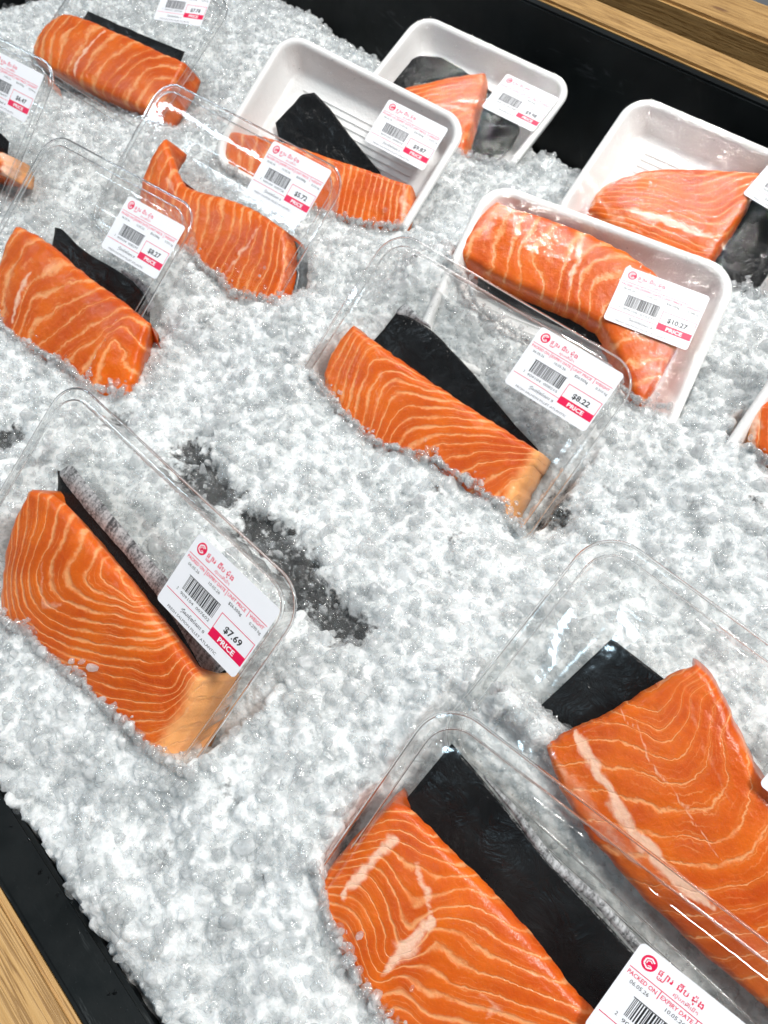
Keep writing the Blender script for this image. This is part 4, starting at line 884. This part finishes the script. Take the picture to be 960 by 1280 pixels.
TRAYS = {}
FO = {'P8': (-141, 42, -88, 46), 'P7': (-142, 42, -88, 42), 'P5': (-146, 42, -96, 35), 'P6': (-150, 33, -96, 42), 'P11': (-124, 60, -100, 40)}
TRAYS['P8'] = foam_tray('P8', 'foam tray marked $10.27 holding one long fillet', FO['P8'], '$10.27', '2909104010271', '0.388 kg', bulge=film_over('P8'))
r7 = math.radians(-7)
TRAYS['P7'] = foam_tray('P7', 'back right foam tray with bare ridged floor and a fillet beside black film', FO['P7'], '$9.31', '2909104009315', '0.351 kg',
          (-21.1 + 29 * math.cos(r7) - 20 * math.sin(r7), -1.3 + 29 * math.sin(r7) + 20 * math.cos(r7), 0), r7, bulge=film_over('P7'))
TRAYS['P5'] = foam_tray('P5', 'foam tray marked $9.87 with a black triangle inside', FO['P5'], '$9.87', '2909104009872', '0.372 kg', bulge=film_over('P5'))
TRAYS['P6'] = foam_tray('P6', 'rearmost foam tray, partly hidden behind the tray marked $9.87', FO['P6'], '$9.98', '2909104009988', '0.377 kg', bulge=film_over('P6'))
foam_tray('P11', 'foam tray cut by the right edge of the photo', FO['P11'], None, bulge=film_over('P11'), ridges=False)

for k, rt in TRAYS.items():
    x0, x1, y0, y1 = FO[k]
    droplets(rt, 70, x0 + 20, x1 - 12, y1 - 26, y1 - 6, -0.9, 90 + len(k), 0.8)
md = droplets(None, 60, -120, 130, -240, -233, -44.9, 99, 1.0)
md.name = 'meltwater_drops'; md['label'] = 'drops of meltwater on the black ledge along the ice edge'
# ------------------------------------------------------------------ the ice
BOX = {k: (CLAMS[k] if k not in FO else FO[k]) for k in DATA}
DEP = {k: (-39 if k not in FO else -30) for k in DATA}
ICE_DEFAULT_Y = {'P2': -80, 'P11': -58}
def ice_line(k, xl):
    l = DATA[k].get('ice')
    if not l: return np.full_like(xl, ICE_DEFAULT_Y.get(k, -80))
    l = np.array(sorted(l)); return np.interp(xl, l[:, 0], l[:, 1])
PR = {k: pack_rot(DATA[k]['rot']) for k in DATA}
PC = {k: np.array(DATA[k]['c']) for k in DATA}

anch = []
for k, e in DATA.items():
    if e.get('ice'):
        for p in e['ice']:
            anch.append(np.array([p[0], p[1], e.get('icez', -4)]) @ PR[k].T + PC[k])
anch += [np.array(a, float) for a in [(-450, 380, -25), (-300, -180, -44), (-100, -215, -46), (0, -222, -46), (112, -222, -36), (200, -225, -20), (300, 120, 25), (250, 300, 15),
    (-150, 400, -20), (50, 420, -8), (-450, -100, -45), (-600, 0, -45), (-700, 200, -42), (-560, 400, -30), (60, 20, -12), (-40, 20, -26), (-190, -10, -30), (-190, 140, -24), (90, -110, -8),
    (40, -190, -36), (-420, 60, -40), (-420, 200, -34), (-350, 330, -28), (80, 120, -14), (150, 150, 2), (0, 300, 0), (-120, 300, -16), (-120, 330, -16), (90, -20, -2), (330, -20, 40), (330, -150, 40)]]
anch = np.array(anch)
HOLE = np.array([(-128, -46), (-112, -50), (-95, -50), (-64, -50), (-30, -53), (-3, -56), (27, -60), (42, -58)], float)
def hole_field(x, y):
    """where the ice has melted thin and clear"""
    X = np.stack([x.ravel(), y.ravel()], 1)
    dh = seg_dist(X, HOLE).reshape(x.shape) + 7 * vnoise(x / 13, y / 13, 53, 3) + 3 * vnoise(x / 4, y / 4, 59, 2)
    narrow = 4.5 + 3.5 * vnoise(x / 22, y * 0 + 4, 63, 2) - 7.0 * np.exp(-((x + 72) / 9.0) ** 2)
    hole = np.clip(1.25 - np.clip(dh - narrow, 0, 99) / 9.0, 0, 1)
    for cx_, cy_, r, s in ((-221, -127, 15, 1.0), (61, 90, 13, 0.9), (-89, 236, 12, 0.9), (-186, -64, 12, 0.9), (60, -155, 9, 0.5), (100, -170, 9, 0.45), (20, -205, 6, 0.5), (112, -120, 14, 0.5)):
        d = np.hypot(x - cx_, y - cy_) + 4 * vnoise(x / 7, y / 7, 64, 3)
        hole = np.maximum(hole, s * np.clip(1.3 - d / r, 0, 1))
    return hole
def ice_h0(x, y, solid=True):
    num = np.zeros_like(x); den = np.zeros_like(x)
    for a in anch:
        w = 1.0 / (((x - a[0]) ** 2 + (y - a[1]) ** 2) + 60.0) ** 1.6
        num += w * a[2]; den += w
    h = num / den
    h += 3.2 * vnoise(x / 38, y / 38, 51, 2) + 2.6 * vnoise(x / 15, y / 15, 52, 2)
    if solid: h = h - 9 * hole_field(x, y)
    # the heap ends before the black walls
    wob = 5 * vnoise(x / 17, y * 0 + 3, 54, 3) + 1.5 * vnoise(x / 5, y * 0 + 8, 55, 2)
    ef = y + 231 + wob * 0.25
    h = np.where(ef < 14, np.minimum(h, -46 + (h + 46) * np.sqrt(np.clip(ef / 14, 0, 1)) - 14 * (ef < 0)), h)
    eb = np.interp(x, [-900, -560, -480, -250, 0], [470, 462, 440, 428, 424]) + wob * 2.0 - y
    h = np.where(eb < 22, np.minimum(h, -62 + (h + 62) * np.sqrt(np.clip(eb / 22, 0, 1))), h)
    el = x - np.interp(y, [60, 118, 170, 216, 254, 300, 440], [-702, -706, -727, -735, -797, -840, -870]) + 8 * vnoise(y / 22, x * 0, 56, 3)
    h = np.where(el < 20, np.minimum(h, -60 + (h + 60) * np.sqrt(np.clip(el / 20, 0, 1))), h)
    return h

def inside(k, P, grow=0.0, up=3.0, yshift=0.0):
    """points of the visible (unburied) part of pack k"""
    L = (P - PC[k]) @ PR[k]
    x0, x1, y0, y1 = BOX[k]
    yi = ice_line(k, L[..., 0]) + yshift
    return (L[..., 0] > x0 - grow) & (L[..., 0] < x1 + grow) & (L[..., 1] > np.maximum(yi, y0 - grow)) & (L[..., 1] < y1 + grow) & (L[..., 2] > DEP[k] - grow) & (L[..., 2] < up + grow)

STEP = 2.6
gx = np.arange(-885, 420, STEP); gy = np.arange(-236, 472, STEP)
GX, GY = np.meshgrid(gx, gy, indexing='ij')
HZ = ice_h0(GX, GY)
LOW = np.full(GX.shape, 300.0)
for k in DATA:
    m = (np.abs(GX - PC[k][0] + 55) < 150) & (np.abs(GY - PC[k][1] + 35) < 130)
    ii = np.argwhere(m)
    xs, ys = GX[m], GY[m]
    low = np.full(len(xs), 1e9)
    for z in np.arange(-90, 110, 2.5):
        P = np.stack([xs, ys, np.full_like(xs, z)], 1)
        hit = inside(k, P, 1.0) & (low > 1e8)
        low[hit] = z
    HZ[m] = np.minimum(HZ[m], np.where(low < 1e8, low - 3.0, 1e9))
    LOW[m] = np.minimum(LOW[m], low)
def lookup(F, x, y):
    fx = np.clip((x - gx[0]) / STEP, 0, len(gx) - 1.001); fy = np.clip((y - gy[0]) / STEP, 0, len(gy) - 1.001)
    i, j = fx.astype(int), fy.astype(int); a, b = fx - i, fy - j
    return (F[i, j] * (1 - a) + F[i + 1, j] * a) * (1 - b) + (F[i, j + 1] * (1 - a) + F[i + 1, j + 1] * a) * b
def height_at(x, y): return lookup(HZ, x, y)
A_ = np.array(CAM_A); C_ = np.array(CAM_C) / MM
def in_view(P, m=60):
    c = (P - C_) @ A_
    px = 480 + 924 * c[:, 0] / c[:, 2]; py = 640 + 924 * c[:, 1] / c[:, 2]
    return (c[:, 2] > 50) & (px > -m) & (px < 960 + m) & (py > -m) & (py < 1280 + m), c[:, 2]

# the fused top of the heap: granules stamped into a fine height field
FS = 1.25
fgx = np.arange(-883, 415, FS); fgy = np.arange(-235, 470, FS)
FX, FY = np.meshgrid(fgx, fgy, indexing='ij')
FH = height_at(FX, FY)
BASEH = FH.copy()
r = np.random.default_rng(60)
n = 60000
lx = r.uniform(-880, 412, n); ly = r.uniform(-232, 466, n)
lr = 1.5 + 4.4 * r.random(n) ** 2.6
lz = height_at(lx, ly) + lr * r.uniform(-0.85, -0.25, n)
tx, ty = r.normal(0, 0.45, n), r.normal(0, 0.45, n)
fl = r.uniform(0.35, 0.85, n); asp = r.uniform(0.65, 1.0, n); ang = r.uniform(0, math.pi, n)
keep = in_view(np.stack([lx, ly, lz], 1), 350)[0] & (lz > -62)
for q in np.argwhere(keep).ravel():
    R_ = lr[q]
    i0 = max(0, int((lx[q] - R_ - fgx[0]) / FS)); i1 = min(len(fgx), i0 + int(2 * R_ / FS) + 3)
    j0 = max(0, int((ly[q] - R_ - fgy[0]) / FS)); j1 = min(len(fgy), j0 + int(2 * R_ / FS) + 3)
    dx = fgx[i0:i1, None] - lx[q]; dy = fgy[None, j0:j1] - ly[q]
    ca, sa = math.cos(ang[q]), math.sin(ang[q])
    du = dx * ca + dy * sa; dv = (dy * ca - dx * sa) / asp[q]
    d2 = R_ * R_ - du * du - dv * dv
    cap = lz[q] + np.where(d2 > 0, np.sqrt(np.maximum(d2, 0)), -50)
    cap = np.minimum(cap, lz[q] + R_ * fl[q] + tx[q] * dx + ty[q] * dy)
    FH[i0:i1, j0:j1] = np.maximum(FH[i0:i1, j0:j1], cap)
FH = np.minimum(FH, lookup(LOW, FX, FY) - 1.0)
FH += 0.25 * vnoise(FX / 2.1, FY / 2.1, 58, 2)
ice_bed = mesh_obj('ice_bed', np.stack([FX, FY, FH], -1).reshape(-1, 3), grid_faces(len(fgx), len(fgy)), M_SLUSH)
thin = np.clip(hole_field(FX, FY) + 0.55 * np.clip(vnoise(FX / 24, FY / 24, 67, 4) - 0.28, 0, 1) / 0.4, 0, 1)
fattr(ice_bed, 'thin', thin.ravel())
tag(ice_bed, 'bed of packed crushed ice filling the black bin', 'ice', kind='stuff')

# prototypes of lumps
def lump_mesh(seed, mat, sub=3, smooth=True):
    r = random.Random(seed)
    bm = bmesh.new()
    bmesh.ops.create_icosphere(bm, subdivisions=sub, radius=1.0)
    off = Vector((r.uniform(-50, 50), r.uniform(-50, 50), r.uniform(-50, 50)))
    sx, sy, sz = r.uniform(0.8, 1.25), r.uniform(0.7, 1.1), r.uniform(0.55, 0.9)
    planes = [(Vector((r.gauss(0, 1), r.gauss(0, 1), r.gauss(0, 1))).normalized(), r.uniform(0.5, 0.85)) for _ in range(9)]
    for v in bm.verts:
        c = v.co.copy()
        for nrm, dd in planes:
            ex = c.dot(nrm) - dd
            if ex > 0: c -= nrm * ex * 0.85
        k = 1 + 0.20 * mnoise.noise(c * 1.5 + off) + 0.10 * mnoise.noise(c * 3.4 + off)
        v.co = Vector((c.x * sx, c.y * sy, c.z * sz)) * k
    for f in bm.faces: f.smooth = smooth
    me = bpy.data.meshes.new('ice_lump'); bm.to_mesh(me); bm.free()
    me.materials.append(mat)
    return me
protos = bpy.data.collections.new('ice_lump_shapes')
LUMPS = [lump_mesh(100 + i, M_CLEAR if i >= 9 else M_CHUNK, 2 if i % 3 == 0 else 3, i % 3 != 0) for i in range(16)]
for i, me in enumerate(LUMPS):
    protos.objects.link(bpy.data.objects.new('ice_lump_%02d' % i, me))

def scatter(n, rmin, rmax, zlo, zhi, seed, near_bias=True):
    r = np.random.default_rng(seed)
    x = r.uniform(-880, 400, n); y = r.uniform(-230, 464, n)
    z = height_at(x, y)
    rad = rmin + (rmax - rmin) * r.random(n) ** 2.2
    z = z + rad * r.uniform(zlo, zhi, n)
    P = np.stack([x, y, z], 1)
    ok, dist = in_view(P, 260)
    ok &= (z > -60) | (r.random(n) < 0.12)
    ok &= z > -100
    for k in DATA:
        ok &= ~(inside(k, P, 0.0, 4.0, 1.0) | inside(k, P + np.array([0, 0, 1]) * rad[:, None] * 0.7, 0, 3.0, 2.0) | inside(k, P - np.array([0, 0, 1]) * rad[:, None] * 0.7, 0, 3.0, 2.0)
                | inside(k, P + np.array([0, 1, 0]) * rad[:, None] * 0.7, 0, 2, 2.0) | inside(k, P - np.array([1, 0, 0]) * rad[:, None] * 0.8, 0, 2, 2.0) | inside(k, P + np.array([1, 0, 0]) * rad[:, None] * 0.8, 0, 2, 2.0))
    return P[ok], rad[ok]

sets = [scatter(66000, 0.9, 3.2, 0.0, 0.8, 61), scatter(18000, 2.6, 6.0, -0.2, 0.5, 62), scatter(3200, 4.0, 8.0, -0.45, 0.25, 63)]
PP = np.concatenate([s[0] for s in sets]); RR = np.concatenate([s[1] for s in sets])
PK = rng.choice(16, len(PP), p=[0.085] * 9 + [0.235 / 7] * 7)
r = np.random.default_rng(64)
hf = hole_field(PP[:, 0], PP[:, 1])
ok = (hf < 0.3) | (r.random(len(PP)) < 0.62)
PP, RR, PK, hf = PP[ok], RR[ok], PK[ok], hf[ok]
PK = np.where((hf > 0.3) & (r.random(len(PK)) < 0.75), r.integers(9, 16, len(PK)), PK)
# chips that have slid onto the lids along the buried edges
for k, e in DATA.items():
    if not e.get('ice'): continue
    l = np.array(sorted(e['ice'])); n = int(2.6 * (l[-1, 0] - l[0, 0])) + 20
    xs = r.uniform(l[0, 0] - 3, l[-1, 0] + 3, n); rad = 0.9 + 2.4 * r.random(n) ** 2
    ys = np.interp(xs, l[:, 0], l[:, 1]) + r.exponential(2.6, n) * np.where(r.random(n) < 0.8, 1, -1) * (0.6 + vnoise(xs / 11, xs * 0 + 3, 68, 2))
    zs = np.where(e['icez'] < -10, e['icez'] + 2.0, 0.4) + rad * r.uniform(0.2, 0.9, n)
    P = np.stack([xs, ys, zs], 1) @ PR[k].T + PC[k]
    PP = np.concatenate([PP, P]); RR = np.concatenate([RR, rad]); PK = np.concatenate([PK, np.where(r.random(n) < 0.75, r.integers(0, 9, n), r.integers(9, 16, n))])

def scatter_object(name, P, R, seed, pick):
    r = np.random.default_rng(seed)
    n = len(P)
    me = bpy.data.meshes.new(name)
    me.from_pydata((P * MM).tolist(), [], [])
    a = me.attributes.new('turn', 'FLOAT_VECTOR', 'POINT'); a.data.foreach_set('vector', r.uniform(-3.1, 3.1, (n, 3)).astype(np.float32).ravel())
    a = me.attributes.new('size', 'FLOAT', 'POINT'); a.data.foreach_set('value', (R * MM).astype(np.float32))
    a = me.attributes.new('pick', 'INT', 'POINT'); a.data.foreach_set('value', pick.astype(np.int32))
    o = bpy.data.objects.new(name, me); COL.objects.link(o)
    ng = bpy.data.node_groups.new(name, 'GeometryNodeTree')
    ng.interface.new_socket('Geometry', in_out='INPUT', socket_type='NodeSocketGeometry')
    ng.interface.new_socket('Geometry', in_out='OUTPUT', socket_type='NodeSocketGeometry')
    N = ng.nodes.new
    gi, go = N('NodeGroupInput'), N('NodeGroupOutput')
    ci = N('GeometryNodeCollectionInfo'); ci.inputs['Collection'].default_value = protos
    ci.inputs['Separate Children'].default_value = True; ci.inputs['Reset Children'].default_value = True
    ip = N('GeometryNodeInstanceOnPoints'); ip.inputs['Pick Instance'].default_value = True
    def at(nm, typ):
        q = N('GeometryNodeInputNamedAttribute'); q.data_type = typ; q.inputs['Name'].default_value = nm
        return q.outputs['Attribute']
    L = ng.links.new
    m2p = N('GeometryNodeMeshToPoints')
    L(gi.outputs[0], m2p.inputs['Mesh']); L(m2p.outputs[0], ip.inputs['Points']); L(ci.outputs[0], ip.inputs['Instance'])
    L(at('pick', 'INT'), ip.inputs['Instance Index'])
    er = N('FunctionNodeEulerToRotation'); L(at('turn', 'FLOAT_VECTOR'), er.inputs[0]); L(er.outputs[0], ip.inputs['Rotation'])
    L(at('size', 'FLOAT'), ip.inputs['Scale'])
    L(ip.outputs[0], go.inputs[0])
    md = o.modifiers.new('scatter', 'NODES'); md.node_group = ng
    return o
print('ice lumps', len(PP))
tag(scatter_object('crushed_ice', PP, RR, 71, PK), 'loose crushed ice heaped over the bed between the packs', 'crushed ice', kind='stuff')
